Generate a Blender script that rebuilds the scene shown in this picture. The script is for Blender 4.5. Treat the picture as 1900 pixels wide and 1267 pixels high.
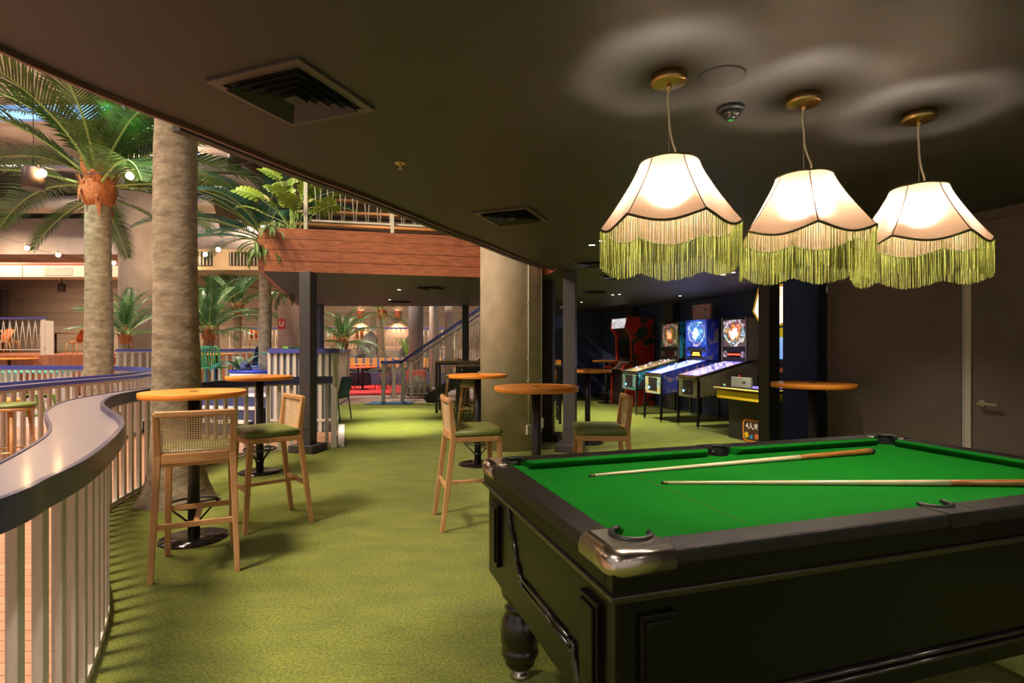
import bpy, math, random
from math import sin, cos, pi, radians as R, sqrt, atan2
from mathutils import Vector, Matrix
random.seed(7)
for o in list(bpy.data.objects): bpy.data.objects.remove(o, do_unlink=True)
SC = bpy.context.scene
COL = SC.collection

# ---------------------------------------------------------------- camera
cd = bpy.data.cameras.new('camera'); cam = bpy.data.objects.new('camera', cd); COL.objects.link(cam)
cam.location = (0, 0, 1.40); cam.rotation_euler = (R(90), 0, 0)
cd.sensor_width = 36; cd.lens = 1030 / 1900 * 36; cd.shift_y = 11.5 / 1900
cd.clip_start = 0.05; cd.clip_end = 200
SC.camera = cam
# ---------------------------------------------------------------- world and exposure
w = bpy.data.worlds.new('world'); SC.world = w; w.use_nodes = True
w.node_tree.nodes['Background'].inputs[0].default_value = (1.0, 0.89, 0.80, 1)
w.node_tree.nodes['Background'].inputs[1].default_value = 0.26
vs = SC.view_settings
vs.view_transform = 'Standard'; vs.look = 'None'; vs.gamma = 1; vs.use_curve_mapping = False
vs.exposure = 1.1

def light(kind, loc, energy, color=(1, .8, .6), size=.1, target=None, spot=60, blend=.5, sy=None, name=None):
    l = bpy.data.lights.new(name or (kind.lower() + '_light'), kind); l.energy = energy; l.color = color
    if kind == 'AREA':
        l.size = size
        if sy: l.shape = 'RECTANGLE'; l.size_y = sy
    else: l.shadow_soft_size = size
    if kind == 'SPOT': l.spot_size = R(spot); l.spot_blend = blend
    o = bpy.data.objects.new(l.name, l); COL.objects.link(o); o.location = loc
    if target is not None:
        o.rotation_euler = (Vector(target) - Vector(loc)).to_track_quat('-Z', 'Y').to_euler()
    return o
WARM = (1, .70, .42); NEUT = (1, .86, .70); COOL = (.55, .72, 1)
# added spots filling the hall with light, no fixtures modelled
for (x, y, e, r_) in ((-4.5, 1, 1900, .8), (-5.2, 5.0, 1300, .8), (-12, 5, 1500, .7), (-15, 11, 1500, .7), (-8, 12.8, 1100, .12), (-15, 17, 1800, .12), (-9, 19, 1500, .12), (-5.6, 7.2, 500, .5), (-4, 17, 1800, .12), (-11, 24, 1500, .12)):
    light('SPOT', (x, y, 7.3), e, (1, .80, .62), r_, (x, y, 0), 140, 1.0)
# added fill spots at low ceiling height behind the viewer
for (x, y) in ((-.9, -1.2), (1.6, -1.6), (3.4, .2), (-.7, .5), (2.9, -1.2)):
    light('SPOT', (x, y, 2.40), 65, (1, .88, .72), .06, (x, y, 0), 150, 1.0)
# added spots brightening the stage, far terrace and stair
for (x, y, z, e) in ((-20, 22.8, 4.3, 500), (-16.5, 22.8, 4.3, 500), (-18, 18.2, 5.5, 600), (-11, 22.5, 4.5, 260), (-7, 23.5, 4.6, 200), (-3, 22.5, 4.6, 220), (-2.6, 13.2, 5.6, 500)):
    light('SPOT', (x, y, z), e, (1, .76, .52), .05, (x, y + 2.4, 0), 150, 1.0)
# added upward spots brightening the hall ceiling, no lamps modelled
for (x, y) in ((-12, 11), (-13, 14), (-9, 20), (-5, 15)):
    light('SPOT', (x, y, 4.9), 170, (1, .72, .48), .08, (x, y, 9), 150, 1.0)
# coloured accents
light('SPOT', (-7.2, 6.0, 7.0), 1100, (.35, .50, 1), .1, (-4.9, 10.8, 1.6), 34, .8)
light('SPOT', (-8.6, 8.0, 6.2), 500, (.55, .95, .9), .1, (-6.0, 11, .8), 45, .8)
light('SPOT', (-6.6, 8.6, 5.8), 260, (.25, .9, .85), .08, (-5.6, 10.6, 3.3), 55, .8)
light('SPOT', (-4.0, 5.0, 5.2), 420, (1, .80, .56), .15, (0, 7.9, 1.6), 42, .9)  # added warm spot brightening the column, no fixture there
light('SPOT', (-5.2, 5.2, 5.6), 340, (1, .98, .55), .08, (-3.2, 7.6, 3.6), 40, .7)
light('SPOT', (-5.0, 19.5, 5.0), 420, (1, .12, .14), .1, (-5.2, 19, 0), 40, .9)
light('SPOT', (-9.0, 7.0, 6.8), 260, (1, .93, .6), .1, (-7.5, 10, 5.0), 60, .8)

# ---------------------------------------------------------------- materials
_M = {}
def new_mat(name):
    m = bpy.data.materials.new(name); m.use_nodes = True
    return m, m.node_tree, m.node_tree.nodes['Principled BSDF']
def mat(name, col, rough=.5, metal=0, var=0, scale=8, col2=None, bump=0, bscale=None, coat=0, stretch=(1, 1, 1), emit=0, spec=None, detail=4):
    """plain or noise-varied procedural material in object coordinates"""
    if name in _M: return _M[name]
    m, nt, b = new_mat(name); N = nt.nodes; L = nt.links
    c = tuple(col) + (1,)
    b.inputs['Base Color'].default_value = c
    b.inputs['Roughness'].default_value = rough; b.inputs['Metallic'].default_value = metal
    if coat: b.inputs['Coat Weight'].default_value = coat; b.inputs['Coat Roughness'].default_value = .12
    if spec is not None: b.inputs['Specular IOR Level'].default_value = spec
    if emit: b.inputs['Emission Color'].default_value = c; b.inputs['Emission Strength'].default_value = emit
    if var or col2 or bump:
        tc = N.new('ShaderNodeTexCoord'); mp = N.new('ShaderNodeMapping'); mp.inputs['Scale'].default_value = stretch
        L.new(tc.outputs['Object'], mp.inputs[0])
        if var or col2:
            nz = N.new('ShaderNodeTexNoise'); nz.inputs['Scale'].default_value = scale; nz.inputs['Detail'].default_value = detail
            L.new(mp.outputs[0], nz.inputs['Vector'])
            rp = N.new('ShaderNodeValToRGB')
            c2 = col2 if col2 else tuple(x * (1 - var) for x in col)
            rp.color_ramp.elements[0].color = tuple(c2) + (1,); rp.color_ramp.elements[0].position = .32
            rp.color_ramp.elements[1].color = c; rp.color_ramp.elements[1].position = .68
            L.new(nz.outputs[0], rp.inputs[0]); L.new(rp.outputs[0], b.inputs['Base Color'])
        if bump:
            n2 = N.new('ShaderNodeTexNoise'); n2.inputs['Scale'].default_value = bscale or scale; n2.inputs['Detail'].default_value = 6
            L.new(mp.outputs[0], n2.inputs['Vector'])
            bp = N.new('ShaderNodeBump'); bp.inputs['Strength'].default_value = bump; bp.inputs['Distance'].default_value = .01
            L.new(n2.outputs[0], bp.inputs['Height']); L.new(bp.outputs[0], b.inputs['Normal'])
    _M[name] = m
    return m
def emis(name, col, strength):
    if name in _M: return _M[name]
    m = bpy.data.materials.new(name); m.use_nodes = True; nt = m.node_tree; nt.nodes.clear()
    e = nt.nodes.new('ShaderNodeEmission'); o = nt.nodes.new('ShaderNodeOutputMaterial')
    e.inputs[0].default_value = tuple(col) + (1,); e.inputs[1].default_value = strength
    nt.links.new(e.outputs[0], o.inputs[0]); _M[name] = m
    return m
def ramp_art(name, cols, scale, strength=0, rough=.4, seed=0, detail=3, dist=1.5, stretch=(1, 1, 1)):
    """printed artwork: soft coloured shapes; emits only when it is a backlit glass or a screen"""
    if name in _M: return _M[name]
    m, nt, b = new_mat(name); N = nt.nodes; L = nt.links
    tc = N.new('ShaderNodeTexCoord'); mp = N.new('ShaderNodeMapping'); mp.inputs['Location'].default_value = (seed * 3.1, seed * 1.7, seed)
    mp.inputs['Scale'].default_value = stretch
    L.new(tc.outputs['Object'], mp.inputs[0])
    nz = N.new('ShaderNodeTexNoise'); nz.inputs['Scale'].default_value = scale; nz.inputs['Detail'].default_value = detail; nz.inputs['Distortion'].default_value = dist
    L.new(mp.outputs[0], nz.inputs['Vector'])
    rp = N.new('ShaderNodeValToRGB'); rp.color_ramp.interpolation = 'EASE'
    els = rp.color_ramp.elements
    n = len(cols)
    while len(els) < n: els.new(.5)
    for i, c in enumerate(cols):
        els[i].position = .28 + .44 * i / (n - 1); els[i].color = tuple(c) + (1,)
    L.new(nz.outputs[0], rp.inputs[0]); L.new(rp.outputs[0], b.inputs['Base Color'])
    b.inputs['Roughness'].default_value = rough
    if strength:
        L.new(rp.outputs[0], b.inputs['Emission Color']); b.inputs['Emission Strength'].default_value = strength
    _M[name] = m
    return m

def stripe_mat(name, colA, colB, period, gap, axis='X', rough=.5, var=.2, nscale=(1, 20, 20), bump=.3, rot=0, coat=0, bands=0):
    """boards: thin dark joints every `period` metres along axis, grain running across them"""
    if name in _M: return _M[name]
    m, nt, b = new_mat(name); N = nt.nodes; L = nt.links
    tc = N.new('ShaderNodeTexCoord'); mp = N.new('ShaderNodeMapping'); mp.inputs['Rotation'].default_value = (0, 0, rot)
    L.new(tc.outputs['Object'], mp.inputs[0])
    sx = N.new('ShaderNodeSeparateXYZ'); L.new(mp.outputs[0], sx.inputs[0])
    dv = N.new('ShaderNodeMath'); dv.operation = 'DIVIDE'; dv.inputs[1].default_value = period; L.new(sx.outputs[axis], dv.inputs[0])
    fr = N.new('ShaderNodeMath'); fr.operation = 'FRACT'; L.new(dv.outputs[0], fr.inputs[0])
    fl = N.new('ShaderNodeMath'); fl.operation = 'FLOOR'; L.new(dv.outputs[0], fl.inputs[0])
    wn = N.new('ShaderNodeTexWhiteNoise'); wn.noise_dimensions = '1D'; L.new(fl.outputs[0], wn.inputs['W'])
    gt = N.new('ShaderNodeMath'); gt.operation = 'GREATER_THAN'; gt.inputs[1].default_value = gap / period; L.new(fr.outputs[0], gt.inputs[0])
    m2 = N.new('ShaderNodeMapping'); m2.inputs['Scale'].default_value = nscale; L.new(mp.outputs[0], m2.inputs[0])
    nz = N.new('ShaderNodeTexNoise'); nz.inputs['Scale'].default_value = 1; nz.inputs['Detail'].default_value = 5; L.new(m2.outputs[0], nz.inputs['Vector'])
    ad = N.new('ShaderNodeMath'); ad.operation = 'ADD'; L.new(nz.outputs[0], ad.inputs[0])
    ml = N.new('ShaderNodeMath'); ml.operation = 'MULTIPLY'; ml.inputs[1].default_value = .5; L.new(wn.outputs[0], ml.inputs[0]); L.new(ml.outputs[0], ad.inputs[1])
    rp = N.new('ShaderNodeValToRGB'); rp.color_ramp.elements[0].position = .35; rp.color_ramp.elements[1].position = 1.0
    rp.color_ramp.elements[0].color = tuple(x * (1 - var) for x in colA) + (1,); rp.color_ramp.elements[1].color = tuple(colA) + (1,)
    L.new(ad.outputs[0], rp.inputs[0])
    mx = N.new('ShaderNodeMix'); mx.data_type = 'RGBA'; L.new(gt.outputs[0], mx.inputs[0])
    mx.inputs[6].default_value = tuple(colB) + (1,); L.new(rp.outputs[0], mx.inputs[7]); L.new(mx.outputs[2], b.inputs['Base Color'])
    bp = N.new('ShaderNodeBump'); bp.inputs['Strength'].default_value = bump; bp.inputs['Distance'].default_value = .006
    L.new(gt.outputs[0], bp.inputs['Height']); L.new(bp.outputs[0], b.inputs['Normal'])
    b.inputs['Roughness'].default_value = rough
    if coat: b.inputs['Coat Weight'].default_value = coat
    _M[name] = m
    return m

def grass_mat():
    m, nt, b = new_mat('artificial_grass'); N = nt.nodes; L = nt.links
    tc = N.new('ShaderNodeTexCoord')
    def noise(s, d=4, st=(1, 1, 1)):
        mp = N.new('ShaderNodeMapping'); mp.inputs['Scale'].default_value = st; L.new(tc.outputs['Object'], mp.inputs[0])
        n = N.new('ShaderNodeTexNoise'); n.inputs['Scale'].default_value = s; n.inputs['Detail'].default_value = d; L.new(mp.outputs[0], n.inputs['Vector']); return n
    a = noise(260, 3); c = noise(3.0, 5, (1, 2.2, 1)); e = noise(70, 2)
    r1 = N.new('ShaderNodeValToRGB'); E_ = r1.color_ramp.elements
    E_[0].position = .38; E_[0].color = (.05, .07, .008, 1); E_[1].position = .66; E_[1].color = (.36, .385, .036, 1)
    k = E_.new(.5); k.color = (.175, .215, .018, 1)
    mx0 = N.new('ShaderNodeMix'); mx0.data_type = 'FLOAT'; mx0.inputs[0].default_value = .35
    L.new(a.outputs[0], mx0.inputs[2]); L.new(e.outputs[0], mx0.inputs[3]); L.new(mx0.outputs[0], r1.inputs[0])
    r2 = N.new('ShaderNodeValToRGB'); r2.color_ramp.elements[0].position = .3; r2.color_ramp.elements[0].color = (.78, .80, .75, 1); r2.color_ramp.elements[1].position = .7; r2.color_ramp.elements[1].color = (1.1, 1.08, 1, 1)
    L.new(c.outputs[0], r2.inputs[0])
    mm = N.new('ShaderNodeMix'); mm.data_type = 'RGBA'; mm.blend_type = 'MULTIPLY'; mm.inputs[0].default_value = 1
    L.new(r1.outputs[0], mm.inputs[6]); L.new(r2.outputs[0], mm.inputs[7]); L.new(mm.outputs[2], b.inputs['Base Color'])
    bp = N.new('ShaderNodeBump'); bp.inputs['Strength'].default_value = 1; bp.inputs['Distance'].default_value = .012
    L.new(mx0.outputs[0], bp.inputs['Height']); L.new(bp.outputs[0], b.inputs['Normal'])
    b.inputs['Roughness'].default_value = .9; b.inputs['Specular IOR Level'].default_value = .15
    b.inputs['Sheen Weight'].default_value = .15
    return m

def trans_mat(name, col, col2, trans=.5, scale=200, stretch=(1, 1, 1)):
    m = bpy.data.materials.new(name); m.use_nodes = True; nt = m.node_tree; nt.nodes.clear(); N = nt.nodes; L = nt.links
    tc = N.new('ShaderNodeTexCoord'); mp = N.new('ShaderNodeMapping'); mp.inputs['Scale'].default_value = stretch; L.new(tc.outputs['Object'], mp.inputs[0])
    nz = N.new('ShaderNodeTexNoise'); nz.inputs['Scale'].default_value = scale; nz.inputs['Detail'].default_value = 3; L.new(mp.outputs[0], nz.inputs['Vector'])
    rp = N.new('ShaderNodeValToRGB'); rp.color_ramp.elements[0].position = .3; rp.color_ramp.elements[1].position = .7
    rp.color_ramp.elements[0].color = tuple(col2) + (1,); rp.color_ramp.elements[1].color = tuple(col) + (1,); L.new(nz.outputs[0], rp.inputs[0])
    d = N.new('ShaderNodeBsdfDiffuse'); t = N.new('ShaderNodeBsdfTranslucent'); x = N.new('ShaderNodeMixShader'); o = N.new('ShaderNodeOutputMaterial')
    L.new(rp.outputs[0], d.inputs[0]); L.new(rp.outputs[0], t.inputs[0]); x.inputs[0].default_value = trans
    L.new(d.outputs[0], x.inputs[1]); L.new(t.outputs[0], x.inputs[2]); L.new(x.outputs[0], o.inputs[0])
    return m

M_grass = grass_mat()
M_ceil = mat('dark_ceiling_paint', (.042, .037, .033), .55, var=.12, scale=2)
M_darkwall = mat('dark_brown_laminate', (.135, .102, .092), .33, var=.1, scale=3)
M_navy = mat('navy_wall_paint', (.05, .075, .19), .5, var=.15, scale=3)
M_post = mat('charcoal_post_paint', (.055, .048, .050), .45, var=.1, scale=5)
M_conc = mat('board_marked_concrete', (.52, .43, .32), .75, scale=3.2, col2=(.38, .31, .215), bump=.25, bscale=14, detail=8)
M_hallconc = mat('hall_concrete', (.36, .29, .23), .85, scale=1.6, col2=(.25, .19, .15), bump=.2, bscale=8, detail=6)
M_hallceil = mat('hall_ceiling_concrete', (.34, .28, .24), .9, scale=.7, col2=(.24, .19, .16))
M_hallwall = stripe_mat('board_formed_wall', (.30, .225, .165), (.13, .10, .07), .62, .02, 'Z', .8, .3, (.5, 1, 6), .3)
M_duct = mat('galvanised_duct', (.42, .36, .30), .45, .5, var=.25, scale=2)
M_pipe = mat('painted_service_pipe', (.36, .30, .26), .5, .2, var=.2, scale=4)
M_redpipe = mat('red_oxide_pipe', (.28, .08, .05), .5)
M_deck = stripe_mat('timber_deck', (.44, .22, .125), (.10, .045, .025), .095, .006, 'Y', .45, .3, (1.2, 14, 14), .35)
M_pale = mat('pale_polished_floor', (.46, .40, .38), .35, scale=1.5, col2=(.36, .31, .30))
M_redfloor = mat('red_carpet', (.55, .04, .05), .9, var=.2, scale=30)
M_fascia = mat('merbau_board', (.36, .115, .045), .38, scale=3.0, col2=(.22, .060, .022), stretch=(.5, 8, 14), coat=.15, bump=.15, bscale=20)
M_stage = stripe_mat('stage_timber', (.38, .14, .07), (.07, .03, .015), .25, .012, 'X', .45, .35, (8, 8, .8), .3)
M_slat = mat('cream_painted_timber', (.62, .57, .49), .5, var=.14, scale=18, stretch=(4, 4, .6))
M_rail = mat('blue_rail_paint', (.024, .024, .085), .35, var=.1, scale=6, coat=.2)  # rail blue darkened to carry the shade on the near lip
M_railb = mat('lit_rail_blue', (.065, .075, .36), .35, var=.1, scale=6, coat=.2)  # same rail paint in its lit tone, for the far rails
M_ledge = mat('lilac_ledge', (.20, .165, .20), .36, var=.12, scale=5, coat=.25)  # greyer and paler than the rail lip
M_oak = mat('oak_timber', (.56, .31, .13), .42, scale=6, col2=(.44, .215, .08), stretch=(6, 6, .5), coat=.12)
M_oakb = mat('oak_board', (.56, .31, .13), .42, scale=9, col2=(.44, .215, .08), stretch=(1, 5, 5))
M_cane = mat('woven_cane', (.72, .52, .30), .6, var=.25, scale=60)
M_pad = mat('olive_vinyl', (.135, .165, .035), .45, var=.12, scale=14)
M_orange = mat('orange_laminate', (.88, .29, .03), .38, var=.10, scale=7, coat=.1)
M_orangeedge = mat('orange_edge', (.78, .22, .02), .45, var=.08, scale=12)
M_black = mat('black_powder_coat', (.018, .016, .017), .4, var=.2, scale=20)
M_gloss = mat('polished_black_base', (.035, .028, .026), .12, .7, var=.1, scale=3)
M_brass = mat('brushed_brass', (.62, .42, .18), .28, 1, var=.15, scale=30, stretch=(1, 1, 12))
M_cord = mat('cream_cord', (.62, .56, .42), .6)
M_wire = mat('steel_wire', (.5, .5, .48), .35, 1)
M_trim = mat('olive_braid', (.075, .075, .022), .8, var=.3, scale=120)
M_shade = shade_mat = trans_mat('shade_fabric', (.27, .175, .115), (.19, .118, .075), .34, 110, (1, 1, 9))
M_fringe = trans_mat('olive_fringe', (.40, .42, .12), (.24, .26, .06), .45, 60)
M_bulb = emis('lit_bulb', (1, .86, .70), 500)
M_sbulb = emis('string_bulb_glow', (1, .62, .26), 90)
M_lens = emis('downlight_lens', (1, .86, .62), 30)
M_vent = mat('dark_vent_metal', (.010, .010, .008), .5, .0)
M_ventframe = mat('vent_frame_paint', (.085, .068, .058), .4, .1)
M_ventdark = mat('vent_throat', (.008, .008, .007), .8)
M_felt = mat('green_baize', (.004, .165, .010), .95, var=.12, scale=3, bump=.15, bscale=600, spec=.1)
M_poolwood = mat('black_stained_wood', (.004, .0034, .0026), .27, var=.2, scale=6, coat=.04, spec=.18)
M_poolmold = mat('polished_black_moulding', (.012, .009, .007), .2, coat=.35, spec=.6)
M_pooltop = mat('black_textured_rail', (.016, .013, .011), .42, bump=.35, bscale=380, var=.2, scale=250, spec=.3)
M_silver = mat('pewter_corner_cap', (.62, .54, .48), .24, 1, var=.2, scale=9)
M_rubber = mat('black_pocket_rubber', (.015, .015, .014), .45)
M_cuelight = mat('pale_ash_cue', (.80, .66, .42), .3, var=.1, scale=10, stretch=(1, 20, 20), coat=.3)
M_cuebutt = mat('brown_cue_butt', (.50, .20, .05), .28, scale=7, col2=(.36, .12, .03), stretch=(1, 12, 12), coat=.4)
M_bark = mat('palm_bark', (.33, .27, .18), .9, scale=4, col2=(.17, .13, .085), stretch=(2.2, 2.2, 3.5), bump=.8, bscale=9, detail=8)
M_fiber = mat('orange_palm_fibre', (.50, .17, .055), .9, scale=16, col2=(.26, .08, .03), stretch=(3, 3, .7), bump=.6, bscale=22)
def leaf_mat(name, c, c2): 
    m, nt, b = new_mat(name)
    b.inputs['Roughness'].default_value = .42
    N = nt.nodes; L = nt.links
    tc = N.new('ShaderNodeTexCoord'); nz = N.new('ShaderNodeTexNoise'); nz.inputs['Scale'].default_value = 3.5; L.new(tc.outputs['Object'], nz.inputs['Vector'])
    rp = N.new('ShaderNodeValToRGB'); rp.color_ramp.elements[0].position = .3; rp.color_ramp.elements[1].position = .7
    rp.color_ramp.elements[0].color = tuple(c2) + (1,); rp.color_ramp.elements[1].color = tuple(c) + (1,)
    L.new(nz.outputs[0], rp.inputs[0]); L.new(rp.outputs[0], b.inputs['Base Color'])
    t = N.new('ShaderNodeBsdfTranslucent'); L.new(rp.outputs[0], t.inputs[0]); x = N.new('ShaderNodeMixShader'); x.inputs[0].default_value = .15
    L.new(b.outputs[0], x.inputs[1]); L.new(t.outputs[0], x.inputs[2]); L.new(x.outputs[0], N['Material Output'].inputs[0])
    return m
M_leaf = leaf_mat('palm_green', (.07, .155, .022), (.018, .055, .010))
M_leafd = leaf_mat('deep_palm_green', (.055, .17, .045), (.02, .075, .025))
M_teal = leaf_mat('teal_lit_frond', (.03, .19, .13), (.012, .085, .07))  # teal light on the fronds mixed into the leaf colour
M_lime = leaf_mat('lime_monstera', (.22, .31, .03), (.09, .17, .02))
M_rib = mat('pale_midrib', (.30, .42, .12), .5)
M_rock = mat('grey_boulder', (.20, .185, .17), .9, scale=4, col2=(.10, .09, .085), bump=1, bscale=6, detail=8)
M_white = mat('white_paint', (.72, .70, .67), .45, var=.06, scale=4)
M_sconce = mat('terracotta_metal', (.55, .10, .05), .5)
M_switch = mat('cream_plastic', (.55, .50, .38), .5)

def soften(m, wgt):
    """let a little light through nearly straight, so the bulb glows as a soft spot in the cloth"""
    nt = m.node_tree; N = nt.nodes; out = [n for n in N if n.type == 'OUTPUT_MATERIAL'][0]; src = out.inputs[0].links[0].from_socket
    r = N.new('ShaderNodeBsdfRefraction'); r.inputs['Color'].default_value = (.95, .86, .78, 1); r.inputs['Roughness'].default_value = .9; r.inputs['IOR'].default_value = 1.33
    x = N.new('ShaderNodeMixShader'); x.inputs[0].default_value = wgt; nt.links.new(src, x.inputs[1]); nt.links.new(r.outputs[0], x.inputs[2]); nt.links.new(x.outputs[0], out.inputs[0])
soften(M_shade, .09)
# ---------------------------------------------------------------- mesh building
class MB:
    def __init__(s): s.v = []; s.f = []; s.sm = []; s.mi = []
    def add(s, vs, fs, smooth=False, mi=0, M=None):
        o = len(s.v)
        for p in vs:
            p = Vector(p)
            s.v.append(tuple(M @ p) if M is not None else tuple(p))
        for f in fs: s.f.append([i + o for i in f]); s.sm.append(smooth); s.mi.append(mi)
        return s
    def box(s, c, d, rz=0, mi=0, M=None):
        x, y, z = d[0] / 2, d[1] / 2, d[2] / 2
        vs = [(a * x, b * y, e * z) for e in (-1, 1) for b in (-1, 1) for a in (-1, 1)]
        T = Matrix.Translation(c) @ Matrix.Rotation(rz, 4, 'Z')
        if M is not None: T = M @ T
        return s.add(vs, [(0, 2, 3, 1), (4, 5, 7, 6), (0, 1, 5, 4), (2, 6, 7, 3), (0, 4, 6, 2), (1, 3, 7, 5)], False, mi, T)
    def beam(s, a, b, w, h, mi=0, up=(0, 0, 1), M=None):
        a = Vector(a); b = Vector(b); d = (b - a).normalized(); u = Vector(up)
        if abs(d.dot(u)) > .98: u = Vector((0, 1, 0))
        r = d.cross(u).normalized(); u = r.cross(d)
        vs = []
        for p in (a, b):
            for (i, j) in ((-1, -1), (1, -1), (1, 1), (-1, 1)): vs.append(p + r * (i * w / 2) + u * (j * h / 2))
        return s.add(vs, [(0, 1, 2, 3), (7, 6, 5, 4), (0, 4, 5, 1), (1, 5, 6, 2), (2, 6, 7, 3), (3, 7, 4, 0)], False, mi, M)
    def tube(s, pts, r, n=8, mi=0, caps=True, smooth=True, closed=False, M=None):
        pts = [Vector(p) for p in pts]; k = len(pts)
        rs = r if isinstance(r, (list, tuple)) else [r] * k
        vs = []; prev = None
        for i, p in enumerate(pts):
            if closed: t = (pts[(i + 1) % k] - pts[i - 1])
            else: t = pts[min(i + 1, k - 1)] - pts[max(i - 1, 0)]
            t.normalize()
            if prev is None:
                u = Vector((0, 0, 1)) if abs(t.z) < .9 else Vector((1, 0, 0))
                u = (u - t * u.dot(t)).normalized()
            else: u = (prev - t * prev.dot(t)).normalized()
            prev = u; q = t.cross(u)
            for j in range(n):
                a = 2 * pi * j / n; vs.append(p + (u * cos(a) + q * sin(a)) * rs[i])
        fs = []
        for i in range(k if closed else k - 1):
            i2 = (i + 1) % k
            for j in range(n): j2 = (j + 1) % n; fs.append((i * n + j, i * n + j2, i2 * n + j2, i2 * n + j))
        s.add(vs, fs, smooth, mi, M)
        if caps and not closed:
            o = len(s.v) - len(vs)
            s.f.append([o + j for j in range(n)][::-1]); s.sm.append(False); s.mi.append(mi)
            s.f.append([o + (k - 1) * n + j for j in range(n)]); s.sm.append(False); s.mi.append(mi)
        return s
    def lathe(s, prof, n=24, c=(0, 0, 0), mi=0, smooth=True, M=None, a0=0, a1=2 * pi):
        vs = []; full = abs(a1 - a0 - 2 * pi) < 1e-6; nn = n if full else n + 1
        for (r, z) in prof:
            for j in range(nn):
                a = a0 + (a1 - a0) * j / n; vs.append((c[0] + r * cos(a), c[1] + r * sin(a), c[2] + z))
        fs = []
        for i in range(len(prof) - 1):
            for j in range(n):
                j2 = (j + 1) % nn
                fs.append((i * nn + j, i * nn + j2, (i + 1) * nn + j2, (i + 1) * nn + j))
        s.add(vs, fs, smooth, mi, M)
        if full:
            o = len(s.v) - len(vs)
            if prof[0][0] > 1e-5: s.f.append([o + j for j in range(n)][::-1]); s.sm.append(False); s.mi.append(mi)
            if prof[-1][0] > 1e-5: s.f.append([o + (len(prof) - 1) * nn + j for j in range(n)]); s.sm.append(False); s.mi.append(mi)
        return s
    def cyl(s, c, r, h, n=24, mi=0): return s.lathe([(r, 0), (r, h)], n, c, mi, True)
    def prism(s, poly, z0, z1, mi=0, M=None, smooth_side=False):
        n = len(poly)
        ar = sum(poly[i][0] * poly[(i + 1) % n][1] - poly[(i + 1) % n][0] * poly[i][1] for i in range(n))
        if ar < 0: poly = poly[::-1]
        vs = [(p[0], p[1], z0) for p in poly] + [(p[0], p[1], z1) for p in poly]
        s.add(vs, [tuple(range(n))[::-1], tuple(range(n, 2 * n))], False, mi, M)
        o = len(s.v) - len(vs)
        for i in range(n):
            j = (i + 1) % n; s.f.append([o + i, o + j, o + n + j, o + n + i]); s.sm.append(smooth_side); s.mi.append(mi)
        return s
    def ball(s, c, r, n=12, m=8, mi=0, sz=1, M=None):
        return s.lathe([(r * sin(pi * i / m), -r * cos(pi * i / m) * sz) for i in range(m + 1)], n, c, mi, True, M)
    def mesh(s, name, mats):
        me = bpy.data.meshes.new(name); me.from_pydata(s.v, [], s.f); me.validate(clean_customdata=False)
        if not isinstance(mats, (list, tuple)): mats = [mats]
        for m in mats: me.materials.append(m)
        if len(me.polygons) == len(s.f):
            me.polygons.foreach_set('use_smooth', s.sm); me.polygons.foreach_set('material_index', s.mi)
        me.update()
        return me
    def build(s, name, mats, parent=None, bevel=0, seg=2):
        o = bpy.data.objects.new(name, s.mesh(name, mats)); COL.objects.link(o)
        if parent is not None: o.parent = parent
        if bevel:
            b = o.modifiers.new('bevel', 'BEVEL'); b.width = bevel; b.segments = seg; b.limit_method = 'ANGLE'; b.angle_limit = R(40)
        return o

def tag(o, label, cat, group=None):
    o['label'] = label; o['category'] = cat
    if group: o['group'] = group
    return o
def thing(name, loc, rz, label, cat, group=None):
    o = bpy.data.objects.new(name, None); COL.objects.link(o); o.empty_display_size = .1
    o.location = loc; o.rotation_euler = (0, 0, rz); return tag(o, label, cat, group)
def struct(o): o['kind'] = 'structure'; return o
def copy_tree(src, parent=None):
    c = src.copy(); COL.objects.link(c); c.parent = parent
    for ch in list(src.children): copy_tree(ch, c)
    return c
def dup(src, loc, rz, label, group=None):
    c = copy_tree(src); c.location = loc; c.rotation_euler = (0, 0, rz); c['label'] = label
    if group: c['group'] = group
    elif 'group' in c: del c['group']
    return c
def inst(o, parent, loc=None, rot=None, scale=None, name=None):
    c = o.copy(); COL.objects.link(c); c.parent = parent
    if loc is not None: c.location = loc
    if rot is not None: c.rotation_euler = rot
    if scale is not None: c.scale = scale
    return c
def spline(pts, n=8):
    out = []; P = [Vector(p) for p in pts]; k = len(P)
    for i in range(k - 1):
        p0 = P[max(i - 1, 0)]; p1 = P[i]; p2 = P[i + 1]; p3 = P[min(i + 2, k - 1)]
        for j in range(n):
            t = j / n
            out.append(.5 * ((2 * p1) + (p2 - p0) * t + (2 * p0 - 5 * p1 + 4 * p2 - p3) * t * t + (3 * p1 - p0 - 3 * p2 + p3) * t ** 3))
    out.append(P[-1]); return out
def resample(pts, step):
    out = [pts[0].copy()]; acc = 0
    for a, b in zip(pts, pts[1:]):
        L = (b - a).length
        while acc + L >= step:
            t = (step - acc) / L; a = a.lerp(b, t); out.append(a.copy()); L = (b - a).length; acc = 0
        acc += L
    return out
def offset(pts, d):
    out = []
    for i, p in enumerate(pts):
        t = (pts[min(i + 1, len(pts) - 1)] - pts[max(i - 1, 0)]); t.normalize()
        out.append(Vector((p.x - t.y * d, p.y + t.x * d)))
    return out
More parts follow.
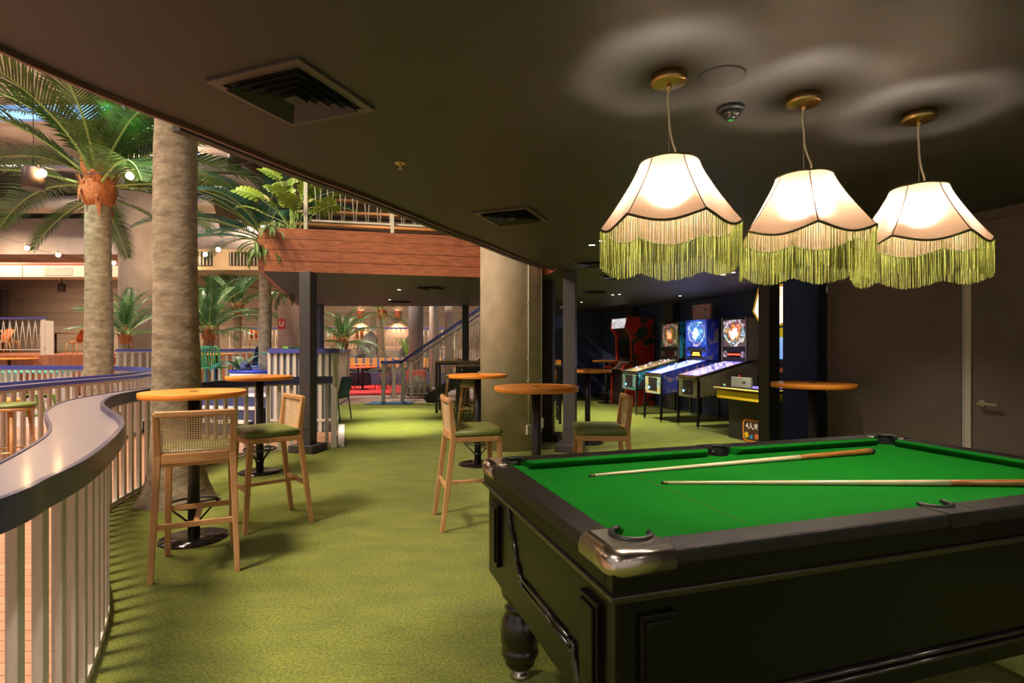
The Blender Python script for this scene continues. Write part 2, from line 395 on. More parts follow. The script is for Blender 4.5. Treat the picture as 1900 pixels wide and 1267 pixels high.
def text_mesh(name, body, size, depth, m, parent, loc, rot, bold=0, ax='CENTER'):
    cu = bpy.data.curves.new(name, 'FONT'); cu.body = body; cu.size = size; cu.extrude = depth; cu.align_x = ax; cu.align_y = 'CENTER'; cu.offset = bold
    t = bpy.data.objects.new(name, cu); COL.objects.link(t)
    dg = bpy.context.evaluated_depsgraph_get(); dg.update()
    me = bpy.data.meshes.new_from_object(t.evaluated_get(dg)); bpy.data.objects.remove(t)
    me.materials.clear(); me.materials.append(m)
    o = bpy.data.objects.new(name, me); COL.objects.link(o); o.parent = parent; o.location = loc; o.rotation_euler = rot
    return o
A1 = R(17.6); E1 = Vector((cos(A1), sin(A1))); E2 = Vector((-sin(A1), cos(A1)))
def ee(a, b): v = E1 * a + E2 * b; return (v.x, v.y)

# ================================================================ THE ROOM
rail_ctrl = [(-1.26, -.6), (-1.28, .2), (-1.31, .9), (-1.367, 1.48), (-1.439, 1.71), (-1.524, 1.953), (-1.659, 2.239), (-1.87, 2.624), (-2.081, 2.964),
             (-2.352, 3.309), (-2.556, 3.533), (-2.743, 3.745), (-2.90, 3.93), (-3.07, 4.17), (-3.311, 4.578), (-3.451, 4.94), (-3.58, 5.57),
             (-3.60, 6.3), (-3.50, 6.95), (-3.15, 7.52), (-2.52, 7.80)]
railpath = spline([Vector(p) for p in rail_ctrl], 8)
inset = offset(railpath, .07)
edge_in = [tuple(p) for p in inset]
# grass: everything right of the rail
gp = edge_in + [(-2.42, 7.86), (-3.05, 9.95), (-4.6, 13.2), (-3.8, 14.0), (-1.2, 14.3), (-.2, 15.2), ee(4.45, 14.6), ee(7.4, 14.6), ee(7.4, 4.5), ee(4.7, 4.5), ee(4.7, -2.5), (-1.26, -3)]
struct(MB().prism(gp, -.06, 0).build('floor', M_grass))
dp = edge_in[:-1] + [(-2.5, 7.84), (-3.08, 9.9), (-14, 9.9), (-14, -.6)]
struct(MB().prism(dp, -.06, -.004).build('floor', M_deck))
struct(MB().box((-8, 14, -.08), (40, 36, .04)).build('floor', M_pale))
struct(MB().prism([(-6.6, 16.6), (-6.6, 21), (-3.6, 21), (-3.3, 17.2)], -.04, .012).build('floor', M_redfloor))

# low ceiling over the grass room, its curved slab edge and the balcony soffit
edge = [(-1.9, -3), (-1.86, .5), (-1.80, 1.4), (-1.728, 1.873), (-1.685, 2.044), (-1.631, 2.207), (-1.565, 2.364), (-1.471, 2.569), (-1.21, 3.213),
        (-.924, 3.82), (-.441, 4.996), (-.283, 5.306), (.129, 6.329), (.547, 7.22)]
es = spline([Vector(p) for p in edge], 6)
fp = spline([Vector(p) for p in [(-3.3, 7.40), (-2.4, 7.60), (-1.4, 7.84), (-.465, 8.05), (-.1, 8.13), (.2, 8.08), (.42, 7.88), (.53, 7.6), (.565, 7.33)]], 6)
bal = [tuple(p) for p in offset(fp, .035)][::-1]
cp = [tuple(p) for p in es] + bal + [(-5.2, 13.64), (1.3, 13.64), (1.3, 17), (9, 17), (9, -3)]
struct(MB().prism(cp, 2.42, 2.60).build('ceiling', M_ceil))
# slab edge trim hung along the void
tr = MB(); op = offset(es, .004)
pts = [(p.x, p.y, 2.411) for p in op]
for a, b in zip(pts[4:], pts[5:]): tr.beam(a, b, .018, .022)
struct(tr.build('trim_1', mat('bronze_edge_trim', (.16, .075, .05), .4, .3)))
tr = MB(); op = offset(es, .12)
k0 = 42
pts = [(p.x, p.y, 2.47) for p in op]
for a, b in zip(pts[k0:-2], pts[k0 + 1:-1]): tr.beam(a, b, .05, .10)
struct(tr.build('trim_2', mat('void_edge_steel', (.045, .035, .03), .5)))

def wallprism(pts, z0, z1, name, m): return struct(MB().prism(pts, z0, z1).build(name, m))
wallprism([ee(4.62, -2.5), ee(4.62, 4.274), ee(4.80, 4.274), ee(4.80, -2.5)], 0, 2.42, 'wall_right', M_darkwall)
wallprism([ee(4.66, 4.274), ee(4.66, 4.43), ee(4.80, 4.43), ee(4.80, 4.274)], 0, 2.42, 'trim_3', mat('black_reveal', (.006, .006, .008), .6))
wallprism([ee(4.22, 4.43), ee(7.5, 4.43), ee(7.5, 4.49), ee(4.285, 4.49)], 0, 2.42, 'wall_side', M_navy)
wallprism([ee(7.4, 4.60), ee(7.4, 14.7), ee(7.55, 14.7), ee(7.55, 4.60)], 0, 2.42, 'wall_arcade', M_navy)
wallprism([ee(4.45, 14.6), ee(7.4, 14.6), ee(7.4, 14.75), ee(4.45, 14.75)], 0, 2.42, 'wall_back', M_navy)
wallprism([ee(7.22, 12.6), ee(7.4, 12.6), ee(7.4, 12.9), ee(7.22, 12.9)], 0, 2.42, 'trim_4', M_post)
wallprism([ee(7.22, 10.8), ee(7.4, 10.8), ee(7.4, 11.15), ee(7.22, 11.15)], 0, 2.42, 'trim_5', M_post)

# double door on the brown wall
def door_leaf(name, s0, s1):
    return struct(MB().prism([ee(4.60, s0), ee(4.60, s1), ee(4.619, s1), ee(4.619, s0)], .01, 2.34).build(name, mat('door_laminate', (.14, .106, .096), .28, var=.1, scale=3), bevel=.002))
d1 = door_leaf('door_1', 3.035, 4.262)
d2 = door_leaf('door_2', 1.70, 2.955)
struct(MB().prism([ee(4.595, 2.965), ee(4.595, 3.005), ee(4.619, 3.005), ee(4.619, 2.965)], .0, 2.37).build('trim_6', mat('grey_door_strip', (.55, .47, .42), .4)))
struct(MB().prism([ee(4.600, 3.008), ee(4.600, 3.030), ee(4.619, 3.030), ee(4.619, 3.008)], .0, 2.37).build('trim_7', mat('grey_door_strip2', (.42, .36, .33), .4)))
hm = mat('satin_steel', (.62, .60, .56), .3, 1)
for i, z in enumerate((2.22, 1.99, 1.0)):
    hb = MB(); hx, hy = ee(4.597, 4.262); hb.lathe([(.009, -.055), (.009, .055)], 10, (hx, hy, z)); hb.build('hinge', hm, d1)
hb = MB(); hx, hy = ee(4.597, 2.885)
T = Matrix.Translation((hx, hy, .985)) @ Matrix.Rotation(A1, 4, 'Z')
hb.lathe([(.026, 0), (.026, .012)], 20, M=T @ Matrix.Rotation(-pi / 2, 4, 'Y'))
hb.beam((-.012, 0, 0), (-.05, 0, 0), .016, .016, M=T); hb.beam((-.046, .008, 0), (-.046, -.125, 0), .014, .020, M=T)
hb.build('door_handle', hm, d2, bevel=.003)

# big hall
struct(MB().box((-9, 13, 8.1), (42, 34, .2)).build('ceiling', M_hallceil))
struct(MB().box((-9, 27.1, 4), (42, .2, 8)).build('wall_far', M_hallwall))
struct(MB().box((-29, 13, 4), (.2, 30, 8)).build('wall_left', M_hallwall))
# bulkhead over the stage and terrace along the far wall
struct(MB().box((-19, 23.6, 5.45), (21, 6.8, 1.3)).build('trim_8', M_hallceil))
struct(MB().box((-4.0, 25.6, .66), (17, 3.0, 1.32)).build('floor', M_hallconc))
# terrace in the middle
tz = .58
struct(MB().prism([(-6.2, 10.05), (-4.15, 9.7), (-4.4, 12.9), (-9.2, 13.2), (-9.2, 12.3), (-7.2, 12.1)], 0, tz).build('floor', M_pale))
st = MB(); sn = MB()
a = Vector((-6.1, 9.85)); b = Vector((-4.15, 9.45)); dn = Vector((-.22, -.975))
for k in range(3):
    z1 = tz - k * .19; off = dn * (.30 * k)
    p = [a + off, b + off, b + off + Vector((.0, .35)), a + off + Vector((0, .35))]
    st.prism([tuple(q) for q in p], 0, z1 - .02)
    q = [a + off + dn * .015, b + off + dn * .015, b + off + Vector((0, .35)), a + off + Vector((0, .35))]
    sn.prism([tuple(r_) for r_ in q], z1 - .02, z1 + .002)
t = thing('terrace_steps', (0, 0, 0), 0, 'low navy steps with white nosings behind the slatted rail', 'steps')
st.build('riser', mat('navy_riser', (.04, .045, .11), .5), t); sn.build('nosing', M_white, t)
# stage at far left
struct(MB().box((-21, 21, .59), (15.3, 9.6, 1.18)).build('floor', M_stage))
struct(MB().box((-10.9, 22.6, .59), (5.2, 6.4, 1.18)).build('floor', M_stage))
t = thing('stage_steps', (-12.03, 18.6, 0), 0, 'wide reddish timber steps leading up to the far left stage', 'steps')
sb = MB(); ss = MB()
for k in range(4):
    z = 1.12 - .28 * k
    sb.box((0, -.15 - .42 * k, z / 2 - .02), (2.6, .42, z)); ss.box((0, -.36 - .42 * k, z - .0), (2.62, .03, .03))
sb.build('step', M_fascia, t); ss.build('nosing', mat('pale_nosing', (.6, .5, .42), .4), t)
# skylights
M_sky = emis('daylight_glass', (.22, .46, 1), 1.3)
for i, (x, y, sx, sy) in enumerate(((-13.2, 15.4, 7.5, 1.1), (-11.0, 19.3, 6.5, 2.2), (-17.5, 12.5, 5, 1.2), (-9.5, 23.2, 3.4, .8))):
    o = struct(MB().box((x, y, 7.985), (sx, sy, .03)).build('window_%d' % (i + 1), M_sky))
    f = MB()
    for dx in (-1, 1): f.box((x + dx * (sx / 2 + .05), y, 7.95), (.1, sy + .2, .12))
    for dy in (-1, 1): f.box((x, y + dy * (sy / 2 + .05), 7.95), (sx + .2, .1, .12))
    f.build('window_frame', M_pipe, o)

# ================================================================ concrete columns and posts
def column(x, y, r, h, label, m=M_conc, z0=0, group=None):
    b = MB(); b.lathe([(r, 0), (r, h)], 48)
    o = b.build('concrete_column', m); o.location = (x, y, z0); tag(o, label, 'column', group); return o
cc = thing('concrete_column', (-.015, 7.9, 0), 0, 'massive round raw concrete column in the middle of the grass', 'column')
MB().lathe([(.437, 0), (.437, 6.0)], 64).build('shaft', M_conc, cc)
def on_col(px): # angle on the column seen under a given x offset
    return px
for (ang, zb) in ((-58, .36), (-20, .42)):
    a = R(ang); cx, cy = .452 * cos(a), .452 * sin(a)
    c = MB(); c.tube([(cx, cy, zb), (cx, cy, 3.2)], .010, 8)
    for z in (.95, 1.25, 2.0): c.box((cx, cy, z), (.035, .02, .02), a + pi / 2)
    c.build('conduit', mat('cream_conduit', (.50, .45, .34), .5), cc)
    MB().box((.46 * cos(a), .46 * sin(a), zb - .07), (.075, .04, .13), a + pi / 2).build('socket_box', M_switch, cc, bevel=.004)
column(-10.5, 15.6, .47, 7.9, 'wide pale round column behind the small left palm', M_hallconc)
column(-5.6, 13.9, .24, 7.9, 'pinkish round column carrying a red fire sign', mat('pink_column_paint', (.48, .34, .29), .7, var=.15, scale=3))
column(-3.15, 18.2, .24, 5.0, 'grey round column left of the stair balusters', mat('grey_column_paint', (.26, .235, .235), .6, var=.15, scale=3))
column(-2.75, 19.6, .17, 5.0, 'slender white round column behind the stair', mat('white_column', (.55, .52, .46), .6), )
column(-2.25, 19.9, .15, 5.0, 'thin cream column just right of the slender white one', mat('cream_column', (.50, .46, .40), .6))
# fire sign
t = MB(); t.box((0, 0, 0), (.17, .02, .24)); fs = t.build('fire_sign', mat('red_sign', (.65, .02, .02), .4)); fs.location = (-5.66, 13.64, 1.98); fs.rotation_euler = (0, 0, .1)
tag(fs, 'small red fire equipment sign on the pinkish column', 'sign')
text_mesh('sign_symbol', 'U', .17, .002, mat('white_print', (.8, .8, .8), .5), fs, (0, -.013, 0), (R(90), 0, 0), .006)

def post(x, y, rz, label, w=.165, plinth=True, m=M_post, pw=.36, h=2.42, fac=True):
    t = thing('steel_post', (x, y, 0), rz, label, 'post')
    MB().box((0, 0, h / 2), (w, w, h)).build('shaft', m, t, bevel=.004)
    if plinth: MB().box((0, 0, .05), (pw, pw, .10)).build('plinth', m, t, bevel=.005)
    if fac:
        MB().box((0, -w / 2 - .003, .42), (w * .98, .006, .22)).build('base_plate', m, t)
    return t
post(-2.755, 7.50, R(-13), 'charcoal square post left of centre below the timber balcony')
post(.79, 7.56, R(-16), 'charcoal square post right of the concrete column, nearer one')
post(.555, 8.45, R(-16), 'black square post just behind the concrete column', m=mat('black_post_paint', (.022, .018, .016), .5))
post(2.80, 6.05, R(20), 'large charcoal post beside the yellow arcade machine', w=.150)
post(-4.62, 13.3, R(-13), 'blue grey post at far edge of the balcony soffit', m=mat('blue_grey_post', (.06, .065, .12), .45), plinth=False, fac=False)
post(-1.12, 13.4, 0, 'dark post standing in front of the stair handrail', m=M_black, plinth=False, fac=False, w=.15)

# ================================================================ timber fascia and balcony
t = thing('balcony_fascia', (0, 0, 0), 0, 'reddish brown horizontal board fascia along the balcony edge', 'fascia')
fp = spline([Vector(p) for p in [(-3.3, 7.40), (-2.4, 7.60), (-1.4, 7.84), (-.465, 8.05), (-.1, 8.13), (.2, 8.08), (.42, 7.88), (.53, 7.6), (.565, 7.33)]], 6)
for k in range(4):
    b = MB(); z0 = 2.422 + k * .148; z1 = z0 + .141
    o1 = fp; o2 = offset(fp, .03)
    for i in range(len(fp) - 1):
        a, c, d, e = o1[i], o1[i + 1], o2[i + 1], o2[i]
        b.prism([tuple(a), tuple(c), tuple(d), tuple(e)], z0, z1)
    b.build('board', M_fascia, t)
scr = MB()
for k in range(4):
    z0 = 2.422 + k * .148
    for (fx) in (.02, .95, 1.75, 2.5):
        for dz in (.035, .105):
            d = Vector((-3.3, 7.40)).lerp(Vector((-.465, 8.05)), fx / 2.9)
            scr.ball((d.x, d.y - .012, z0 + dz), .006, 8, 4)
scr.build('screw_heads', mat('bright_screw', (.75, .7, .62), .3, 1), t)
# side of the planter and the balcony floor
struct(MB().prism([(-3.34, 7.5), (-3.42, 7.48), (-5.28, 13.6), (-5.2, 13.62)], 2.42, 3.0).build('trim_9', M_fascia))
struct(MB().prism([(-3.3, 7.5), (-.465, 8.12), (0, 8.2), (.45, 7.95), (.6, 7.35), (4, 7.3), (4, 13.6), (-5.2, 13.6)], 2.61, 2.70).build('floor', M_ceil))
# soffit of the big ceiling above the slab (roof over balcony)
t = thing('balcony_balustrade', (0, 0, 0), 0, 'cream balustrade of slanted rods above the timber fascia', 'balustrade')
p0 = Vector((-2.86, 7.62)); p1 = Vector((.3, 8.36)); dd = (p1 - p0); Lb = dd.length; dd.normalize()
def bp(s, z): q = p0 + dd * s; return (q.x, q.y, z)
for s_ in (0.03, 1.19, 2.36):
    MB().beam(bp(s_, 2.70), bp(s_, 4.05), .085, .05, up=(dd.x, dd.y, 0)).build('post', M_slat, t, bevel=.003)
MB().beam(bp(.1, 3.15), bp(Lb, 3.15), .02, .028).build('bottom_rail', M_slat, t)
MB().beam(bp(0, 4.06), bp(Lb, 4.06), .09, .04).build('handrail', M_rail, t)
s_ = .12; k = 0
while s_ < Lb - .12:
    a, b2 = (s_, s_ + .055) if k % 2 else (s_ + .055, s_)
    MB().tube([bp(a, 3.16), bp(b2, 4.04)], .0075, 6).build('rod', M_slat, t); s_ += .082; k += 1
# bleacher boards behind the balustrade
t = thing('bleacher_seating', (-1.6, 10.6, 2.70), R(13), 'warm timber slatted bleacher seen through the balcony balustrade', 'seating')
b = MB(); b2 = MB()
for k in range(6):
    b.box((0, .35 * k, .42 + .34 * k), (5.2, .06, .05)); b.box((0, .35 * k + .14, .42 + .34 * k), (5.2, .06, .05))
    b2.box((0, .35 * k + .25, .22 + .34 * k), (5.2, .02, .34))
b.build('seat_slats', mat('lit_bleacher_timber', (.55, .28, .10), .5, var=.2, scale=6), t); b2.build('riser', mat('dark_bleacher_riser', (.07, .055, .05), .7), t)
light('SPOT', (-2.2, 9.2, 4.6), 90, (1, .6, .3), .05, (-1.8, 11, 3.2), 100, .8)

# ================================================================ slatted rails with blue tops
def strip_mesh(path, d0, d1, z0, z1):
    """solid band between two offsets of a path"""
    a = offset(path, d0); b = offset(path, d1); m = MB(); n = len(path)
    vs = []
    for p, q in zip(a, b): vs += [(p.x, p.y, z0), (q.x, q.y, z0), (q.x, q.y, z1), (p.x, p.y, z1)]
    fs = []
    for i in range(n - 1):
        for j in range(4): fs.append((i * 4 + j, i * 4 + (j + 1) % 4, (i + 1) * 4 + (j + 1) % 4, (i + 1) * 4 + j))
    fs += [(3, 2, 1, 0), tuple((n - 1) * 4 + j for j in range(4))]
    m.add(vs, [f[::-1] for f in fs]); return m
def slat_rail(name, path, label, ztop=1.0, ledge=.30, side=1, step=.115, sl=(.052, .030), fas=.095, z0=0, cap=100, foot=True, skirt=0.07, group=None, paint=None):
    paint = paint or M_rail
    t = thing(name, (0, 0, 0), 0, label, 'railing', group)
    strip_mesh(path, -.012 * side, .012 * side, ztop - fas, ztop).build('lip', paint, t, bevel=.002)
    if ledge:
        strip_mesh(path, .012 * side, ledge * side, ztop - .062, ztop - .035).build('ledge', M_ledge, t)
        strip_mesh(path, ledge * side, (ledge + .014) * side, ztop - .075, ztop - .030).build('ledge_edge', paint, t)
    ip = offset(path, skirt * side); pts = resample(ip, step)
    strip_mesh(ip, -.02, .02, ztop - fas - .025, ztop - fas + .02).build('top_rail', M_slat, t)
    if foot: strip_mesh(ip, -.016, .016, z0 + .015, z0 + .05).build('bottom_rail', M_slat, t)
    sm = MB().box((0, 0, (ztop - fas - z0) / 2), (sl[0], sl[1], ztop - fas - z0)); sm.v = [(v[0], v[1], v[2]) for v in sm.v]
    proto = None
    extra = MB(); ne = 0
    for i in range(len(pts)):
        p = pts[i]; tt = pts[min(i + 1, len(pts) - 1)] - pts[max(i - 1, 0)]
        rz = atan2(tt.y, tt.x)
        if i >= cap: extra.box((p.x, p.y, z0 + (ztop - fas - z0) / 2), (sl[0], sl[1], ztop - fas - z0), rz); ne += 1; continue
        if proto is None:
            proto = sm.build('slat', M_slat, t, bevel=.002, seg=1); proto.location = (p.x, p.y, z0); proto.rotation_euler = (0, 0, rz)
        else: inst(proto, t, (p.x, p.y, z0), (0, 0, rz))
    if ne: e_ = extra.build('slats', M_slat, t); e_['kind'] = 'stuff'
    return t
nr = slat_rail('slatted_railing', railpath[6:], 'near S-curved cream slat railing with lilac ledge and navy lip beside the grass', 1.0, .30, 1, .155, sl=(.045, .032))
MB().box((-2.50, 7.80, .42), (.075, .06, .84), .2).build('end_post', M_slat, nr, bevel=.003)
o = MB().prism([(-2.47, 7.88), (-2.37, 7.84), (-3.0, 9.95), (-3.1, 9.92)], .0, .03); o = o.build('floor_edging', M_white); tag(o, 'white edging strip on the floor where the slatted rail ends', 'edging')
r2c = [(-5.55, 4.2), (-5.70, 5.2), (-5.84, 6.34), (-5.93, 7.02), (-5.97, 7.77), (-6.10, 8.8), (-6.45, 9.75), (-7.05, 10.9), (-8.14, 11.77), (-9.5, 12.33), (-11.5, 12.6), (-14.5, 12.7)]
r2 = spline([Vector(p) for p in r2c], 8)
slat_rail('slatted_railing', r2, 'second slat railing with bright blue lip curving round the large palm', 1.0, .20, -1, .15, paint=M_railb)
r3 = spline([Vector(p) for p in [(-9.1, 12.75), (-7.5, 12.95), (-6.0, 13.0), (-4.9, 12.75)]], 6)
slat_rail('slatted_railing', r3, 'straight slat railing behind the green chairs on the low terrace', 1.37, 0, 1, .16, z0=.0, fas=.06, paint=M_railb)
r4 = spline([Vector(p) for p in [(-18.2, 17.2), (-16, 17.2), (-13.35, 17.2)]], 3)
# tall slatted planter box by the post, and the fluted drum further back
def slat_box(path, label, top, step, backcol, zb=0, sw=.05, bar=None):
    t = thing('slatted_planter', (0, 0, 0), 0, label, 'planter')
    strip_mesh(path, -.05, .10, top - .075, top).build('cap', M_railb, t)
    pts = resample(path, step); pr = None
    for i in range(len(pts)):
        tt = pts[min(i + 1, len(pts) - 1)] - pts[max(i - 1, 0)]; rz = atan2(tt.y, tt.x)
        if pr is None: pr = MB().box((0, 0, (top - .05) / 2), (sw, .03, top - .05)).build('slat', M_slat, t); pr.location = (pts[i].x, pts[i].y, 0); pr.rotation_euler = (0, 0, rz)
        else: inst(pr, t, (pts[i].x, pts[i].y, 0), (0, 0, rz))
    strip_mesh(path, .05, .08, 0, top - .04).build('backing', backcol, t)
    if bar: strip_mesh(path, -.02, .02, bar - .02, bar + .02).build('bottom_rail', M_slat, t)
    return t
r5 = spline([Vector(p) for p in [(-4.02, 9.20), (-3.5, 9.20), (-3.05, 9.24), (-3.0, 9.50), (-3.22, 10.1)]], 8)
t = slat_box(r5, 'tall cream slatted planter box with blue cap behind the left post', 1.385, .105, mat('blue_lit_backing', (.34, .40, .46), .6), bar=.2)  # backing colour carries the blue light showing between the slats
MB().prism([(-4.0, 9.32), (-3.12, 9.36), (-3.3, 10.1), (-4.0, 10.1)], .9, 1.2).build('soil', mat('planter_soil', (.05, .035, .025), .95), t)
r6 = spline([Vector(p) for p in [(-5.3, 13.0), (-4.6, 13.1), (-4.32, 13.4), (-4.36, 14.0), (-4.66, 15.9)]], 8)
slat_box(r6, 'fluted cream drum wall with blue cap further back, right of the left post', 1.36, .072, M_slat, sw=.05)

# zigzag railing of the stage
def zig_rail(x0, x1, y, z0, z1, label, step=.24, yend=None, posts=True, m=M_slat, cap=100, half=.5):
    t = thing('zigzag_railing', (x0, y, z0), 0, label, 'railing')
    L = x1 - x0; H = z1 - z0
    MB().box((L / 2, 0, H), (L + .05, .16, .05)).build('handrail', M_railb, t, bevel=.004)
    MB().box((L / 2, 0, .16), (L, .03, .03)).build('bottom_rail', m, t)
    n = int(L / step)
    for i in range(n):
        xa = i * step + .06
        for (a, b) in ((xa, xa + step * half), (xa + step, xa + step * half)):
            MB().tube([(a, 0, .17), (b, 0, H - .03)], .011, 5).build('rod', m, t)
    if posts:
        for x in (0.0, L): MB().box((x, 0, H / 2 - .02), (.09, .09, H - .04)).build('post', m, t)
    return t
zr = zig_rail(-18.4, -14.02, 16.6, 1.18, 2.28, 'cream zigzag railing with violet cap on the far left stage', .19)
MB().box((4.42, .16, .52), (.04, .30, 1.02)).build('end_panel', M_slat, zr)
zr.name = 'zigzag_railing'
t = thing('terrace_railing', (-12.3, 24.2, 1.33), 0, 'long thin far railing with blue cap in front of the lit wall', 'railing')
MB().box((4.9, 0, .92), (9.9, .10, .06)).build('handrail', M_railb, t)
MB().box((4.9, 0, .10), (9.8, .03, .03)).build('bottom_rail', M_slat, t)
q = MB().box((0, 0, .45), (.05, .05, .90)).build('post', M_slat, t)
for x in (2, 4, 6, 8, 9.8): inst(q, t, (x, 0, 0))
rr = MB().tube([(0, 0, .10), (.05, 0, .90)], .014, 4).build('rod', M_slat, t); rr.location = (.1, 0, 0)
for i in range(1, 96): c = inst(rr, t, (.1 + i * .10, 0, 0)); c.scale = (1 if i % 2 else -1, 1, 1)

# ================================================================ stair
t = thing('staircase', (-3.35, 14.2, 0), 0, 'open stair with blue handrail and cream rods rising behind the column', 'staircase')
slope = math.tan(R(34.5)); W = 1.25
def hz(x): return 1.02 if x < .52 else 1.02 + (x - .52) * slope
for y in (0, W):
    n_ = 'handrail'
    hb = MB(); hb.beam((0, y, 1.03), (.55, y, 1.03), .09, .07); hb.beam((.50, y, 1.02), (4.2, y, hz(4.2)), .09, .07, up=(0, 0, 1)); hb.build(n_, M_railb, t, bevel=.004)
    hb = MB(); hb.beam((.55, y - .01, .93), (4.2, y - .01, hz(4.2) - .10), .05, .035); hb.build('under_rail', M_slat, t)
    for x in (.06, .55): MB().box((x, y, .5), (.085, .06, 1.0)).build('newel_post', M_slat, t, bevel=.003)
    MB().beam((1.15, y, 0.02), (4.6, y, 3.45 * slope + .02), .05, .26).build('stringer', M_black, t)
    i = 0; x = .12
    while x < 4.1:
        zb = .12 if x < 1.0 else max(.12, (x - 1.0) * slope + .16)
        MB().tube([(x + (.03 if i % 2 else -.03), y, zb), (x - (.03 if i % 2 else -.03) + .0, y, hz(x) - .03)], .009, 5).build('rod', M_slat, t); x += .085; i += 1
    MB().beam((0.05, y, .12), (1.0, y, .12), .02, .02).build('bottom_rail', M_slat, t)
for k in range(12):
    MB().box((1.32 + k * .27, W / 2, .185 + k * .27 * slope - .02), (.30, W - .06, .045)).build('tread', mat('worn_tread', (.42, .24, .15), .4), t)
o = MB().box((-3.05, 13.95, .008), (1.1, .7, .012)).build('floor_mat', mat('blue_mat', (.02, .10, .22), .8)); tag(o, 'flat blue mat lying at the foot of the stair', 'mat')

# ================================================================ bar tables
def make_bar_table(label):
    t = thing('bar_table', (0, 0, 0), 0, label, 'table', 'round orange bar tables')
    MB().prism([(.35 * cos(2 * pi * k / 72), .35 * sin(2 * pi * k / 72)) for k in range(72)], 1.041, 1.080, smooth_side=True).build('tabletop', [M_orange], t, bevel=.0015, seg=1)
    MB().lathe([(.030, 0), (.030, .002), (0, .002)], 24, (0, 0, 1.080)).build('cap_disc', M_black, t)
    MB().lathe([(.040, .010), (.040, 1.041)], 24).build('pole', M_black, t)
    MB().lathe([(.12, 1.030), (.12, 1.041)], 24).build('mounting_plate', M_black, t)
    MB().lathe([(.228, 0), (.230, .004), (.228, .010), (0, .011)], 56).build('base_plate', M_gloss, t)
    fr = MB(); fr.tube([(.168 * cos(2 * pi * i / 40), .168 * sin(2 * pi * i / 40), .262) for i in range(40)], .0085, 8, closed=True)
    for k in range(4):
        a = pi / 4 + k * pi / 2
        fr.tube([(.165 * cos(a), .165 * sin(a), .26), (.04 * cos(a), .04 * sin(a), .13)], .007, 6)
        fr.tube([(.165 * cos(a), .165 * sin(a), .262), (.04 * cos(a), .04 * sin(a), .262)], .006, 6)
    fr.lathe([(.046, .11), (.046, .14)], 20); fr.build('foot_ring', M_black, t)
    return t
ta = make_bar_table('nearest left orange bar table, standing beside the near palm trunk'); ta.location = (-2.335, 4.075, 0)
G_ = 'round orange bar tables'
dup(ta, (-2.838, 6.245, 0), .4, 'round orange bar table between the near palm trunk and the left post', G_)
dup(ta, (-.411, 6.668, 0), .9, 'round orange bar table standing just left of the concrete column', G_)
dup(ta, (.203, 4.619, 0), .2, 'bright orange round bar table in front of the concrete column', G_)
dup(ta, (2.735, 5.045, 0), .6, 'round orange bar table between the pool table and brown door wall', G_)
dup(ta, (1.11, 8.15, 0), .3, 'round orange bar table right of the charcoal post facing the arcade', G_)
dup(ta, (2.40, 14.1, 0), .3, 'small far orange bar table left of the red arcade cabinet', G_)

